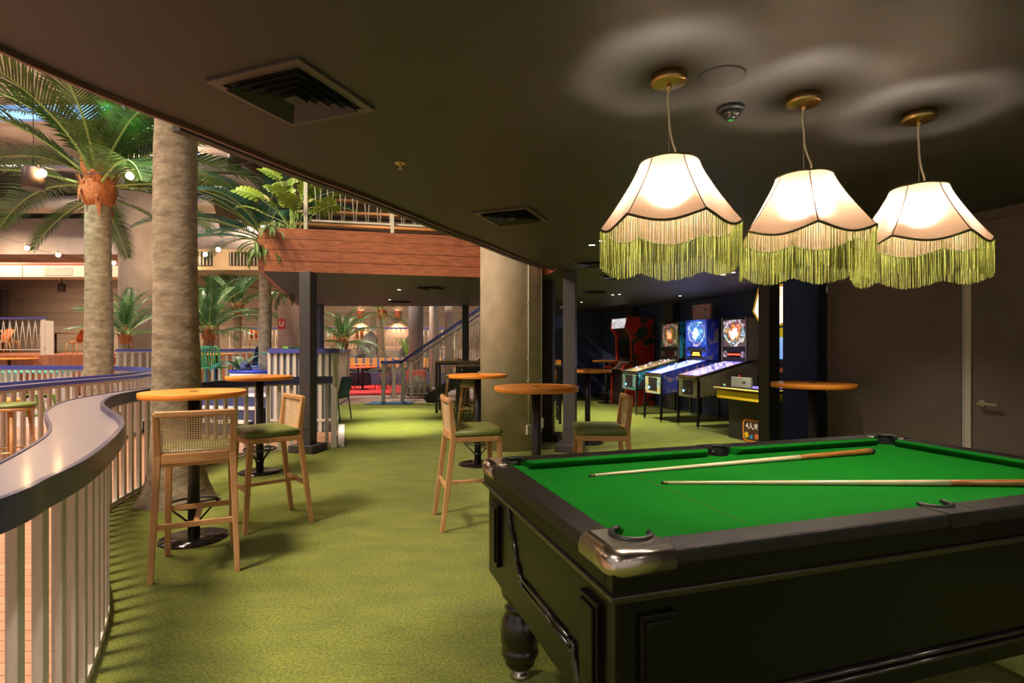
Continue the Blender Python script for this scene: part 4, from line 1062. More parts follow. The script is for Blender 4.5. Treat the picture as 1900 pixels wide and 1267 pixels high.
def palm(name, loc, label, H, r0, r1, fl, L, rows, leaf=M_leaf, flare=0, crown=True, cz=None, seed=1, ch=.5, cr=None, lean=(0, 0), n=44, lw=.30, wid=.02, trunk=True, group=None, rise=None, skip=None):
    t = thing(name, loc, 0, label, 'palm', group)
    if trunk: make_trunk(H, r0, r1, flare, seed, lean=lean).build('trunk', M_bark, t)
    if crown: fibre_crown(H, cr or r1, ch, seed).build('crown_fibre', M_fiber, t)
    rnd = random.Random(seed)
    for ri, (cnt, ris, dro, lf, dz) in enumerate(rows):
        me = [frond_mesh(L * lf, R(ris), R(dro), n, lw, wid, seed=seed * 7 + ri * 3 + q, m=leaf) for q in range(2)]
        for k in range(cnt):
            a = 2 * pi * (k + .5 * (ri % 2) + rnd.uniform(-.18, .18)) / cnt
            if skip and skip(a, ri): continue
            o = bpy.data.objects.new('frond', me[k % 2]); COL.objects.link(o); o.parent = t
            o.location = (lean[0] + (cr or r1) * .5 * cos(a), lean[1] + (cr or r1) * .5 * sin(a), H + dz * ch); s = rnd.uniform(.88, 1.08)
            o.rotation_euler = (rnd.uniform(-.25, .25), rnd.uniform(-.12, .12), a); o.scale = (s, s, s)
    return t
palm('palm_tree', (-7.45, 10.0, 0), 'large palm with orange fibre crown rising inside the second blue railing', 3.95, .23, .19, 0, 2.9,
     [(10, 66, 74, .95, .75), (13, 42, 74, 1.08, .6), (9, 14, 55, 1.0, .45), (5, -20, 40, .5, .2)], seed=3, ch=.75, cr=.20, n=54, lw=.46, wid=.034, skip=lambda a, ri: (sin(a) < -.8 and ri >= 1) or (ri == 3 and sin(a) < -.3))
nt_ = palm('palm_tree', (-3.08, 5.09, 0), 'near palm trunk with flared base beside the nearest orange bar table', 5.6, .20, .145, .13, 2.6,
     [(8, 40, 80, 1, .6), (8, 10, 70, 1, .4)], seed=5, flare=.13, ch=.6)
palm('palm_tree', (-4.85, 10.9, .0), 'blue lit palm with fronds tinted by teal light beside the balcony corner', 3.35, .125, .105, 0, 2.15,
     [(7, 55, 60, 1.0, .7), (9, 30, 58, 1.0, .6), (7, 8, 50, .9, .4)], leaf=M_teal, seed=8, ch=.35, cr=.11, n=56, lw=.34, wid=.024)
palm('small_palm', (-9.75, 14.0, 0), 'short palm in front of the wide pale column', 1.50, .12, .11, 0, 1.25,
     [(8, 78, 55, 1.0, .8), (9, 52, 60, 1.0, .6), (8, 25, 50, .9, .4)], leaf=M_leafd, seed=11, ch=.42, cr=.10, n=26, wid=.05, lw=.36, group=None)
palm('small_palm', (-7.75, 14.2, 0), 'bushy dark green palm directly above the green chairs', 1.55, .14, .12, 0, 1.45,
     [(9, 78, 50, 1.0, .8), (9, 52, 60, 1.0, .6), (8, 22, 50, .9, .4)], leaf=M_leafd, seed=12, ch=.42, cr=.11, n=28, wid=.05, lw=.36)
palm('small_palm', (-9.0, 18.2, 0), 'dark palm standing further back, right of the bushy one', 2.45, .13, .12, 0, 1.75,
     [(9, 70, 60, 1.0, .8), (9, 42, 60, 1.0, .6), (8, 10, 50, .9, .4)], leaf=M_leafd, seed=13, ch=.45, cr=.11, n=34, wid=.04, lw=.34)
palm('small_palm', (-11.2, 21.0, 0), 'farthest dark palm partly hidden by the near trunk', 3.1, .12, .11, 0, 1.7,
     [(9, 60, 60, 1.0, .8), (9, 30, 60, 1.0, .6)], leaf=M_leafd, seed=16, ch=.4, cr=.10, n=30, wid=.045, lw=.34)
palm('small_palm', (-4.65, 15.3, 0), 'fan shaped palm seen under the balcony soffit', 1.35, .12, .10, 0, 1.15,
     [(9, 70, 60, .85, .8), (10, 40, 65, 1.0, .6), (9, 12, 60, 1, .4)], leaf=M_leafd, seed=14, ch=.4, cr=.09, n=28, wid=.045, lw=.36)
palm('slender_palm', (-5.1, 21.8, 0), 'slender curved palm trunk between the two wall lights', 2.55, .17, .12, 0, 1.5,
     [(8, 40, 90, .9, .7), (8, 5, 70, 1, .4)], leaf=M_leafd, seed=15, ch=.4, cr=.12, n=26, wid=.035, lean=(-.12, 0))

# ---- broad leaved plants
def monstera_mesh(L, m, seed=0, lobes=8):
    rnd = random.Random(seed); mb = MB(); W = L * .42
    def rib(s): return Vector((L * s, 0, .12 * L * sin(pi * s * .8) - .18 * L * s * s))
    mb.tube([rib(k / 8) for k in range(9)], [.006 * (1 - .7 * k / 8) for k in range(9)], 4, mi=1)
    for sg in (-1, 1):
        mb.add([rib(0), rib(.25), rib(.25) + Vector((-.05 * L, sg * W * .28, .02)), rib(0) + Vector((-.08 * L, sg * W * .25, .02))], [(0, 1, 2, 3)], True)
        for k in range(lobes):
            s0 = .02 + .90 * k / lobes; s1 = s0 + .092
            ln = W * (sin(pi * (.18 + .74 * (k + .5) / lobes)) ** .7) * rnd.uniform(.9, 1.06)
            sw = .10 + .42 * (k / lobes)
            a, b = rib(s0), rib(min(1, s1)); o1 = Vector((sw * ln * .55, sg * ln * .5, .10 * ln)); o2 = Vector((sw * ln * 1.1, sg * ln, -.02 * ln))
            mb.add([a, b, b + o1 * 1.0, a + o1 * 1.0 - Vector((.02 * L, 0, 0)), b + o2 - Vector((.01 * L, 0, 0)), a + o2 - Vector((0.0 * L, 0, 0))], [(0, 1, 2, 3), (3, 2, 4, 5)], True)
    return mb.mesh('leaf', [m, M_rib])
mon = thing('monstera_plant', (-3.0, 7.72, 2.98), 0, 'lime green split leaf plants on the balcony corner planter', 'plant')
mleaf = [monstera_mesh(.42, M_lime, q) for q in range(3)]
rnd = random.Random(21)
for i, (az, el, ln, lf) in enumerate(((95, 78, .72, 1.0), (60, 70, .66, 1.1), (150, 66, .62, 1.1), (185, 50, .60, 1.0), (200, 30, .50, .9), (120, 82, .45, 1.0), (20, 62, .50, .95), (-10, 45, .38, .9), (250, 70, .40, .95), (280, 60, .35, .9), (225, 55, .45, 1.0), (175, 72, .80, .8), (75, 55, .5, 1.0), (330, 72, .55, .9), (165, 20, .40, .8), (100, 60, .3, 1.1))):
    a, e = R(az), R(el); base = Vector((rnd.uniform(-.12, .12), rnd.uniform(-.05, .05), 0)); d = Vector((cos(a) * cos(e), sin(a) * cos(e) * .5, sin(e)))
    tip = base + d * ln; mid = base + Vector((d.x * .35, d.y * .35, d.z * .55)) * ln
    stm = MB().tube(spline([base, mid, tip], 4), .006, 5).build('stem', M_rib, mon)
    o = bpy.data.objects.new('leaf', mleaf[i % 3]); COL.objects.link(o); o.parent = stm; o.location = tip
    o.rotation_euler = (rnd.uniform(-.5, .5) - .5, -R(el) * .45, a); o.scale = (lf,) * 3
# trailing fern and small ferns
def trailing(name, loc, label, n, L, seed, m, fan=0.0):
    t = thing(name, loc, 0, label, 'plant'); rnd = random.Random(seed)
    me = [frond_mesh(L, R(-5 + fan), R(85), 22, .26, .08, seed=seed + q, m=m, petiole=.02, sweep=.3) for q in range(3)]
    for k in range(n):
        o = bpy.data.objects.new('frond', me[k % 3]); COL.objects.link(o); o.parent = t
        o.location = (rnd.uniform(-.10, .10), rnd.uniform(-.03, .03), rnd.uniform(-.12, .02)); o.rotation_euler = (0, 0, rnd.uniform(pi * .8, pi * 1.8)); s = rnd.uniform(.6, 1.1); o.scale = (s, s, s)
    return t
trailing('trailing_fern', (-3.18, 7.36, 3.05), 'green trailing fern hanging over the corner of the timber fascia', 16, .28, 31, M_leaf)
trailing('trailing_fern', (-3.42, 7.6, 2.85), 'longer hanging fern at the left end of the timber fascia', 20, .40, 32, M_leaf)
trailing('trailing_fern', (-4.4, 11.0, 2.62), 'hanging fern under the soffit behind the left post', 12, .55, 33, M_leaf)
# planter with banana leaves
def banana_mesh(L, W, m, seed=0, bend=.5):
    mb = MB(); S = 12; 
    def rib(s): a = 1.0 - bend * s; return Vector((L * s * cos(a * 1.1), 0, L * s * sin(a * 1.1)))
    mb.tube([rib(k / 8) for k in range(9)], [.010 * (1 - .7 * k / 8) for k in range(9)], 5, mi=1)
    vs = []; fs = []
    for k in range(S + 1):
        s = .22 + .78 * k / S; w_ = W * sin(pi * min(1, .08 + .92 * k / S)) ** .6
        p = rib(s); vs += [p + Vector((0, -w_, .04 * w_ + .25 * w_)), p, p + Vector((0, w_, .25 * w_))]
    for k in range(S): 
        for j in (0, 1): fs.append((k * 3 + j, k * 3 + j + 1, k * 3 + j + 4, k * 3 + j + 3))
    mb.add(vs, fs, True); return mb.mesh('leaf', [m, M_rib])
def banana(name, loc, label, spec, seed):
    t = thing(name, loc, 0, label, 'plant')
    for (az, L, W, m, bend, tilt) in spec:
        o = bpy.data.objects.new('leaf', banana_mesh(L, W, m, seed, bend)); COL.objects.link(o); o.parent = t; o.rotation_euler = (0, R(tilt), R(az)); seed += 1
    return t
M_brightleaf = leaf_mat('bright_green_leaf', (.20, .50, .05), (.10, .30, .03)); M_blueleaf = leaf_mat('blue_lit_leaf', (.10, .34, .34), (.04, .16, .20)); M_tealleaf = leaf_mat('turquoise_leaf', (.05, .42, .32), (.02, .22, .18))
banana('banana_plant', (-3.95, 9.75, 1.12), 'banana plant with bright green and bluish leaves above the slatted planter', [(10, .62, .055, M_brightleaf, .25, -2), (-10, .64, .07, M_blueleaf, .3, 8), (175, .42, .06, M_leafd, .5, 8), (60, .4, .07, M_leafd, .6, 0), (185, .66, .06, M_tealleaf, .45, 20), (120, .45, .06, M_brightleaf, .3, 0), (-40, .35, .06, M_leafd, .6, 0)], 3)
wp = thing('round_planter', (-4.88, 10.55, tz), 0, 'round white planter with blue rim on the low terrace', 'planter')
MB().lathe([(.40, 0), (.44, .30), (.44, .36), (.0, .36)], 40).build('pot', M_white, wp)
MB().lathe([(.43, .36), (.455, .36), (.455, .40), (.41, .40), (.41, .365)], 40).build('rim', mat('bright_blue_rim', (.03, .06, .55), .4), wp)
banana('leafy_plant', (-5.05, 10.3, tz + .36), 'leafy plant with a round turquoise leaf in the white planter', [(170, .62, .13, M_tealleaf, .9, 5), (120, .55, .08, M_leaf, .5, 0), (200, .45, .07, M_leafd, .5, 0), (60, .5, .08, M_leaf, .4, 0), (260, .4, .07, M_leaf, .5, 0), (10, .4, .07, M_leafd, .6, 0)], 9)
def rock(loc, s, label, seed, m=M_rock):
    mb = MB(); rnd = random.Random(seed); vs = []; n, k_ = 12, 9
    for k in range(k_ + 1):
        s_ = k / k_; r = (sin(pi * (.12 + .88 * s_)) ** .55)*(1 - .55 * s_) * 1.25 if k < k_ else .04
        for j in range(n):
            a = 2 * pi * j / n; q = r * rnd.uniform(.75, 1.12); vs.append((q * cos(a) * s[0], q * sin(a) * s[1], s_ * s[2] + rnd.uniform(-.04, .04) * s[2] * (k > 0)))
    fs = [(k * n + j, k * n + (j + 1) % n, (k + 1) * n + (j + 1) % n, (k + 1) * n + j) for k in range(k_) for j in range(n)] + [tuple(k_ * n + j for j in range(n))]
    o = mb.add(vs, fs).build('boulder', m); o.location = loc; tag(o, label, 'rock'); return o
rock((-5.75, 22.6, 0), (.85, .6, 2.05), 'tallest pointed grey boulder behind the striped bench', 1)
rock((-6.9, 22.5, 0), (.8, .6, 1.45), 'low rounded boulder left of the tallest one', 2)
rock((-4.1, 22.7, 0), (.7, .6, 1.95), 'pale pointed boulder right of the slender palm trunk', 3)
rock((-3.7, 22.2, 0), (.6, .5, 1.4), 'small boulder beside the green spiky plant', 4)
rock((-4.98, 10.35, tz + .36), (.13, .11, .22), 'small bluish rock in the white planter', 5, mat('bluish_rock', (.10, .11, .20), .8, var=.5, scale=14, bump=.8))
rock((-2.75, 16.2, 0), (.45, .35, .6), 'dark boulder behind the foot of the stair', 6)
g = trailing('spiky_plant', (-4.1, 21.6, 1.0), 'bright green spiky plant right of the boulders', 0, .8, 41, M_brightleaf)
me = frond_mesh(.95, R(75), R(40), 16, .26, .07, seed=4, m=M_brightleaf)
for k in range(9): o = bpy.data.objects.new('frond', me); COL.objects.link(o); o.parent = g; o.rotation_euler = (0, 0, k * .72)

# ================================================================ hall furniture
def make_metal_chair(label, m, nslat=8, seatz=.44, back=.82, kind='metal_chair', frame=None):
    t = thing(kind, (0, 0, 0), 0, label, 'chair'); frame = frame or m
    for sx in (-1, 1):
        MB().tube(spline([Vector((sx * .235, .21, 0)), Vector((sx * .225, .20, .25)), Vector((sx * .22, .18, seatz))], 4), .012, 6).build('leg', frame, t)
        MB().tube(spline([Vector((sx * .235, -.25, 0)), Vector((sx * .22, -.20, seatz)), Vector((sx * .22, -.24, back * .8)), Vector((sx * .20, -.27, back)), Vector((sx * .12, -.275, back + .012))], 5), .012, 6).build('leg', frame, t)
    MB().tube([(-.12, -.275, back + .012), (.12, -.275, back + .012)], .012, 6).build('top_rail', frame, t)
    fr = MB(); fr.tube([(-.22, .19, seatz), (.22, .19, seatz), (.22, -.20, seatz), (-.22, -.20, seatz)], .010, 6, closed=True); fr.build('seat_frame', frame, t)
    for (kk, n) in (('seat', nslat), ('backrest', nslat)):
        b = MB()
        for i in range(n):
            x = -.19 + .38 * i / (n - 1)
            if kk == 'seat': b.tube(spline([Vector((x, .20, seatz + .002)), Vector((x, 0, seatz - .008)), Vector((x, -.19, seatz + .01))], 3), .014, 5)
            else: b.tube(spline([Vector((x, -.19, seatz + .01)), Vector((x, -.225, seatz + .12)), Vector((x * .92, -.27, back + .005))], 4), .014, 5)
        b.build(kk, m, t)
    return t
M_gch = mat('mint_metal', (.03, .38, .19), .4); M_gch2 = mat('leaf_green_metal', (.04, .23, .04), .4); M_bch = mat('blue_metal', (.02, .18, .50), .4); M_dbch = mat('dark_blue_metal', (.02, .05, .13), .4); M_och = mat('olive_green_metal', (.10, .22, .02), .4)
c1 = make_metal_chair('mint green slatted metal chair on the terrace, leftmost of the group', M_gch, frame=mat('mid_blue_metal', (.02, .14, .32), .4)); c1.location = (-6.14, 10.9, tz); c1.rotation_euler = (0, 0, .1)
def chairc(loc, rz, label, m, kind='metal_chair', **k): c = make_metal_chair(label, m, kind=kind, **k); c.location = loc; c.rotation_euler = (0, 0, rz); return c
chairc((-5.72, 10.62, tz), .12, 'leaf green slatted metal chair with its back to us on the terrace', M_gch2, frame=mat('grass_green_metal', (.04, .33, .10), .4))
chairc((-5.25, 11.1, tz), R(105), 'bright blue metal chair in profile on the terrace', M_bch)
chairc((-5.60, 11.7, tz), R(95), 'dark blue metal chair behind the bright blue one', M_dbch)
chairc((-4.78, 11.5, tz), R(150), 'dark green metal chair behind the white planter', mat('bottle_green_metal', (.015, .11, .06), .4))
chairc((-3.45, 10.75, 0), R(80), 'dark teal metal side chair on the grass past the left post', mat('dark_teal_metal', (.02, .06, .09), .4))
chairc((-6.85, 8.25, -.03), R(10), 'olive green slatted chair seen through the second railing', M_och, nslat=6, back=.74)
def round_table(loc, label, r, h, m, leg=M_black, kind='cafe_table', square=False):
    t = thing(kind, loc, 0, label, 'table')
    if square: MB().box((0, 0, h - .015), (2 * r, 2 * r * .9, .035)).build('tabletop', m, t, bevel=.004)
    else: MB().prism([(r * cos(2 * pi * k / 48), r * sin(2 * pi * k / 48)) for k in range(48)], h - .034, h, smooth_side=True).build('tabletop', m, t)
    MB().lathe([(.035, .02), (.035, h - .034)], 16).build('pole', leg, t)
    MB().lathe([(.22, 0), (.22, .015), (.04, .03), (0, .03)], 24).build('base_plate', leg, t)
    return t
round_table((-6.0, 11.25, tz), 'orange cafe table between the green and blue terrace chairs', .42, .70, M_orange)
round_table((-5.0, 12.0, tz), 'orange cafe table behind the white planter', .36, .70, M_orange)
round_table((-7.55, 7.75, 0), 'low orange table inside the second railing, behind the left stool', .55, .66, M_orange)
round_table((-14.4, 15.9, 0), 'orange table in front of the far left stage', .65, 1.10, M_orange)
bt = thing('bench_table', (-12.8, 14.9, 0), 0, 'long turquoise topped table beyond the second railing', 'table')
MB().box((0, 0, .76), (1.6, .7, .04)).build('tabletop', mat('turquoise_top', (.10, .62, .50), .4), bt)
for sx in (-.7, .7): MB().box((sx, 0, .37), (.06, .5, .74)).build('leg', M_white, bt)
# round left stool
def make_round_stool(label, m=M_pad, h=.81, r=.19):
    t = thing('round_stool', (0, 0, 0), 0, label, 'stool')
    MB().lathe([(r - .01, h - .045), (r + .006, h - .035), (r + .008, h - .02), (r - .01, h - .004), (r * .6, h), (0, h)], 36).build('cushion', m, t)
    MB().lathe([(r - .02, h - .080), (r, h - .078), (r, h - .045), (0, h - .045)], 36).build('seat_frame', M_oakb, t)
    for k in range(4):
        a = pi / 4 + k * pi / 2
        MB().tube([(.235 * cos(a), .235 * sin(a), 0), (.15 * cos(a), .15 * sin(a), h - .07)], [.013, .018], 8).build('leg', M_oak, t)
    MB().tube([(.205 * cos(2 * pi * i / 32), .205 * sin(2 * pi * i / 32), .30) for i in range(32)], .008, 6, closed=True).build('foot_ring', M_brass, t)
    return t
rs = make_round_stool('round olive stool with brass foot ring beside the near railing at far left', r=.215); rs.location = (-5.38, 5.95, 0)
# far tables with black frames
def high_table(loc, rz, L, D_, h, label, top):
    t = thing('high_bench_table', loc, rz, label, 'table')
    MB().box((0, 0, h - .018), (L, D_, .036)).build('tabletop', top, t, bevel=.003)
    for sx in (-1, 1):
        for sy in (-1, 1): MB().box((sx * (L / 2 - .03), sy * (D_ / 2 - .03), (h - .036) / 2), (.05, .05, h - .036)).build('leg', M_black, t)
        MB().box((sx * (L / 2 - .03), 0, .26), (.04, D_ - .1, .04)).build('foot_rail', M_black, t)
        MB().box((sx * (L / 2 - .03), 0, h - .06), (.04, D_ - .1, .04)).build('apron', M_black, t)
    for sy in (-1, 1): MB().box((0, sy * (D_ / 2 - .03), h - .06), (L - .1, .03, .04)).build('apron', M_black, t)
    return t
M_walnut = mat('brown_timber_top', (.50, .32, .14), .4, scale=8, col2=(.2, .1, .04), stretch=(1, 8, 8))
high_table((-.06, 10.5, 0), 0, 1.95, .60, 1.09, 'black framed high table directly behind the concrete column', M_walnut)
high_table((-.65, 12.2, 0), 0, 2.0, .60, 1.11, 'black framed high table further back near the stair', M_walnut)
def wood_stool(label):
    t = thing('wooden_stool', (0, 0, 0), 0, label, 'stool')
    MB().lathe([(.16, .72), (.175, .73), (.175, .75), (.15, .77), (0, .775)], 24).build('cushion', M_pad, t)
    MB().lathe([(.17, .69), (.17, .72)], 24).build('seat_frame', M_oakb, t)
    for k in range(4):
        a = pi / 4 + k * pi / 2; MB().tube([(.26 * cos(a), .26 * sin(a), 0), (.17 * cos(a), .17 * sin(a), .70)], [.014, .018], 6).build('leg', M_oak, t)
    for k in range(4):
        a = pi / 4 + k * pi / 2; b_ = a + pi / 2; MB().tube([(.22 * cos(a), .22 * sin(a), .30), (.22 * cos(b_), .22 * sin(b_), .30)], .009, 6).build('stretcher', M_oak, t)
    return t
ws = wood_stool('wooden stool at the left end of the nearer black high table'); ws.location = (-.78, 10.1, 0)
for (x, y, lb) in ((-.98, 11.7, 'wooden stool in front of the further black high table'), (-1.35, 12.75, 'wooden stool behind the further black high table'), (-.72, 10.95, 'wooden stool on the far side of the nearer high table')):
    dup(ws, (x, y, 0), random.uniform(0, 1.5), lb)
oc = MB().box((.93, 11.3, .95), (.10, .4, .40)).build('orange_panel', M_orange); tag(oc, 'narrow orange upright panel seen between the dark posts', 'panel')
for o_ in (oc,): o_.location = (0, 0, 0)
MB().box((.93, 11.3, .375), (.06, .3, .75)).build('support', M_black, oc)
rp_ = MB().box((1.0, 14.9, .55), (.12, .35, 1.1)).build('red_bin', mat('red_bin_paint', (.45, .03, .03), .5)); tag(rp_, 'small red upright bin against the back wall', 'bin')
# red corner
rt = round_table((-4.98, 18.5, .014), 'red topped cafe table on the red carpet', .45, .75, mat('red_orange_top', (.85, .14, .03), .4))
round_table((-5.6, 20.2, .014), 'orange topped cafe table just behind the red one', .50, .80, M_orange)
M_maroon = mat('dark_bentwood', (.05, .025, .045), .45)
def spindle(loc, rz, label):
    t = thing('spindle_chair', loc, rz, label, 'chair'); m = M_maroon
    MB().lathe([(.19, .43), (.21, .44), (.20, .46), (0, .465)], 20).build('seat', mat('maroon_seat', (.20, .04, .04), .5), t)
    for (sx, sy) in ((-1, -1), (1, -1), (-1, 1), (1, 1)): MB().tube([(sx * .22, sy * .22, 0), (sx * .15, sy * .14, .44)], .013, 6).build('leg', m, t)
    arch = [(.20 * cos(a), -.17 - .03 * sin(a), .46 + .42 * sin(a) ** .7) for a in [pi * k / 12 for k in range(13)]]
    MB().tube(arch, .012, 6).build('back_hoop', m, t)
    for k in range(5): x = -.12 + .06 * k; MB().tube([(x * .9, -.16, .46), (x, -.19, .46 + .42 * (1 - (x / .2) ** 2) ** .35)], .007, 5).build('spindle', m, t)
    return t
spindle((-5.45, 18.3, .014), R(-90), 'dark spindle back chair at the left of the red table')
spindle((-4.30, 18.6, .014), R(75), 'dark spindle back chair at the right of the red table')
spindle((-4.40, 19.6, .014), R(165), 'dark spindle back chair behind the red table')
bn = thing('striped_bench', (-4.6, 21.2, 0), 0, 'long bench with vertical orange and blue striped backrest', 'bench')
MB().box((0, .1, .82), (5.6, .12, .36)).build('backrest', stripe_mat('stripe_fabric', (.75, .36, .10), (.10, .14, .28), .28, .09, 'X', .8, .2, (3, 3, 3), 0), bn, bevel=.02)
MB().box((0, -.2, .24), (5.6, .55, .45)).build('seat', mat('bench_navy', (.05, .06, .14), .7), bn, bevel=.02)
rpn = MB().box((0, 0, .35), (.55, .5, .7)).build('square_planter', mat('coral_planter', (.60, .08, .06), .5), bevel=.01); rpn.location = (-2.95, 17.2, 0); tag(rpn, 'coral red square planter behind the stair rods', 'planter')
# sconces on the far wall
def sconce(x, label):
    t = thing('wall_sconce', (x, 26.9, 3.0), 0, label, 'wall light', 'wall sconces')
    MB().lathe([(.14, -.18), (.14, .18), (.125, .18), (.125, -.18)], 24).build('shade', M_sconce, t); t2 = [o for o in t.children if o.name.startswith('shade')][0]
    MB().lathe([(0, 0), (.12, 0)], 20, (0, 0, .15)).build('lamp_disc', emis('sconce_glow', (1, .62, .36), 9), t2)
    MB().lathe([(0, 0), (.12, 0)], 20, (0, 0, -.15)).build('lamp_disc', emis('sconce_glow', (1, .62, .36), 9), t2)
    for (dz, tz_) in ((.30, 1), (-.30, -1)): light('SPOT', (x, 26.72, 3.0 + dz), 90, (1, .55, .32), .03, (x, 26.9, 3.15 + dz + tz_), 120, .8)
    return t
sconce(-7.35, 'red cylinder wall light glowing up and down, left one'); sconce(-5.55, 'red cylinder wall light glowing up and down, right one')
# stage furniture
def rattan(loc, rz, label, m=mat('rattan', (.60, .30, .08), .5, var=.4, scale=40)):
    t = thing('rattan_chair', loc, rz, label, 'chair')
    MB().lathe([(.20, .40), (.23, .42), (.23, .46), (.20, .48), (0, .48)], 20).build('seat', m, t)
    for (sx, sy) in ((-1, -1), (1, -1), (-1, 1), (1, 1)): MB().tube([(sx * .21, sy * .22, 0), (sx * .18, sy * .17, .42)], .016, 6).build('leg', m, t)
    b = MB(); n = 8
    vs = []
    for k in range(n + 1):
        u = -1 + 2 * k / n; 
        vs += [(u * .20, -.17, .48), (u * .23, -.23 - .02 * (1 - u * u), .68), (u * .19, -.34, .88 + .05 * (1 - u * u))]
    fs = [(k * 3 + j, k * 3 + 3 + j, k * 3 + 4 + j, k * 3 + 1 + j) for k in range(n) for j in (0, 1)]
    o = b.add(vs, fs, True).build('backrest', mat('orange_weave', (.62, .16, .04), .6, var=.4, scale=50), t); sd = o.modifiers.new('s', 'SOLIDIFY'); sd.thickness = .025
    for sx in (-1, 1): MB().tube([(sx * .22, .12, .46), (sx * .22, -.24, .70), (sx * .20, -.35, .90)], .014, 6).build('arm', m, t)
    return t
rattan((-17.0, 21.6, 1.18), R(95), 'rattan chair in profile beside the dark table on the stage')
rattan((-18.9, 20.5, 1.18), R(170), 'orange backed rattan chair behind the zigzag stage railing')
rattan((-19.7, 21.9, 1.18), R(-60), 'rattan chair partly hidden at the end of the zigzag railing')
round_table((-18.0, 21.9, 1.18), 'dark square cafe table beside the profile rattan chair', .5, .80, mat('brown_top', (.18, .09, .05), .5), square=True)
for i, x in enumerate((-11.6, -10.4, -9.2, -8.1, -6.9)):
    rattan((x, 25.0, 1.33), R((30, 160, -40, 150, 20)[i]), ('rattan chair at the left end of the far terrace', 'rattan chair second from left on the far terrace', 'rattan chair in the middle of the far terrace', 'rattan chair second from right on the far terrace', 'rattan chair at the right end of the far terrace')[i])

# ================================================================ hall services
def pipe_(pts, r, m, label, name='service_pipe', n=16, cat='pipe'):
    o = MB().tube(pts, r, n).build(name, m); tag(o, label, cat); return o
pipe_([(-29, 19.2, 6.35), (-3, 19.2, 6.35)], .30, M_duct, 'largest round duct running across the hall ceiling', 'round_duct', 24, 'duct')
pipe_([(-29, 20.4, 5.55), (-15.4, 20.4, 5.55), (-14.4, 20.4, 5.0), (-8, 20.4, 5.0)], .13, M_pipe, 'cranked service pipe stepping down left of the palm crown')
pipe_([(-29, 17.0, 6.9), (-2, 17.0, 6.9)], .09, M_pipe, 'thin upper service pipe across the hall ceiling')
pipe_([(-29, 19.9, 4.42), (-13.2, 19.9, 4.38)], .07, M_redpipe, 'red oxide pipe above the pale rectangular duct')
pipe_([(-14, 22.0, 5.2), (-4, 22.0, 5.1)], .16, M_pipe, 'grey service pipe behind the near trunk')
b = thing('rectangular_duct', (-18.8, 20.0, 4.10), 0, 'pale lit rectangular duct along the bulkhead above the stage', 'duct')
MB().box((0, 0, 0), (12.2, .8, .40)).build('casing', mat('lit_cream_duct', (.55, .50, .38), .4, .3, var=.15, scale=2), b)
for x in (-4, -1, 1.5, 4): MB().box((x, -.41, 0), (.05, .03, .42)).build('flange', M_pipe, b)
MB().box((2.8, -.405, 0), (1.0, .02, .30)).build('access_panel', M_duct, b)
b = thing('grille_duct', (-8.2, 17.2, 4.02), 0, 'boxy ceiling unit with dark louvred grilles behind the string lights', 'duct')
MB().box((0, 0, .0), (5.0, 1.4, .62)).build('casing', mat('warm_duct', (.45, .34, .22), .5, .2, var=.2, scale=2), b)
for x in (-1.5, .6):
    MB().box((x, -.71, .02), (1.6, .03, .40)).build('grille_recess', M_ventdark, b)
    g = MB()
    for k in range(16): g.box((x - .75 + k * .1, -.73, .02), (.03, .03, .40))
    g.build('grille', M_pipe, b)
# rafters near the balcony
b = thing('roof_rafters', (0, 0, 0), 0, 'dark sloping roof rafters above the monstera plant', 'rafters')
for k in range(8): MB().beam((-6.6 + k * .62, 11.0, 6.1), (-4.9 + k * .62, 15.2, 4.7), .08, .20).build('rafter', mat('dark_rafter', (.12, .07, .05), .6), b)
MB().beam((-8.2, 13.0, 5.75), (-.5, 13.0, 5.3), .22, .35).build('beam', mat('dark_beam', (.10, .08, .08), .6), b)
MB().beam((-7.2, 13.2, 5.2), (-1, 13.6, 6.9), .05, 2.2).build('boarding', mat('dark_boarding', (.16, .10, .07), .7, var=.3, scale=3), b)
for (x, y, z, lb) in ((-7.2, 8.35, 3.95, 'black cylinder pendant hanging left of the large palm crown'), (-6.2, 12.4, 5.55, 'small dark cylinder spotlight under the hall ceiling near the slab edge')):
    t = thing('cylinder_pendant', (x, y, z), 0, lb, 'lamp')
    MB().lathe([(.125, -.16), (.14, -.16), (.14, .14), (.12, .16), (0, .16)], 28).build('shade', mat('brown_black_metal', (.055, .04, .035), .4), t)
    MB().lathe([(0, -.10), (.12, -.10)], 20).build('diffuser', emis('dim_warm_glow', (1, .5, .25), .8), t)
    MB().tube([(0, 0, .16), (0, 0, 8.0 - z)], .006, 5).build('cord', M_black, t)
# festoon lights
def festoon(pts, label, extra):
    t = thing('festoon_lights', (0, 0, 0), 0, label, 'string lights')
    P = [Vector(p) for p in pts]; cb = []
    for a, c in zip(P, P[1:]):
        for k in range(6):
            s = k / 6; q = a.lerp(c, s); q.z += .10 - .18 * sin(pi * s) * .5; cb.append(q)
    cb.append(P[-1] + Vector((0, 0, .10))); MB().tube(cb, .006, 5).build('cable', M_black, t)
    pr = MB().ball((0, 0, 0), .058, 12, 8).mesh('bulb', M_sbulb); ps = MB().lathe([(.018, .045), (.018, .10)], 10).mesh('holder', M_black)
    for p in P[extra:]:
        for (n_, me) in (('bulb', pr), ('holder', ps)): o = bpy.data.objects.new(n_, me); COL.objects.link(o); o.parent = t; o.location = p
    return t
def pz(u, v, z): D_ = (z - 1.4) * 1030 / (645 - v); return ((u - 950) / 1030 * D_, D_, z)
festoon([(-11, 9.5, 4.5), (-7.00, 8.27, 4.0), (-5.78, 8.40, 4.0), (-3.6, 9.2, 4.5)], 'festoon string with two bright bulbs in front of the large palm', 0)
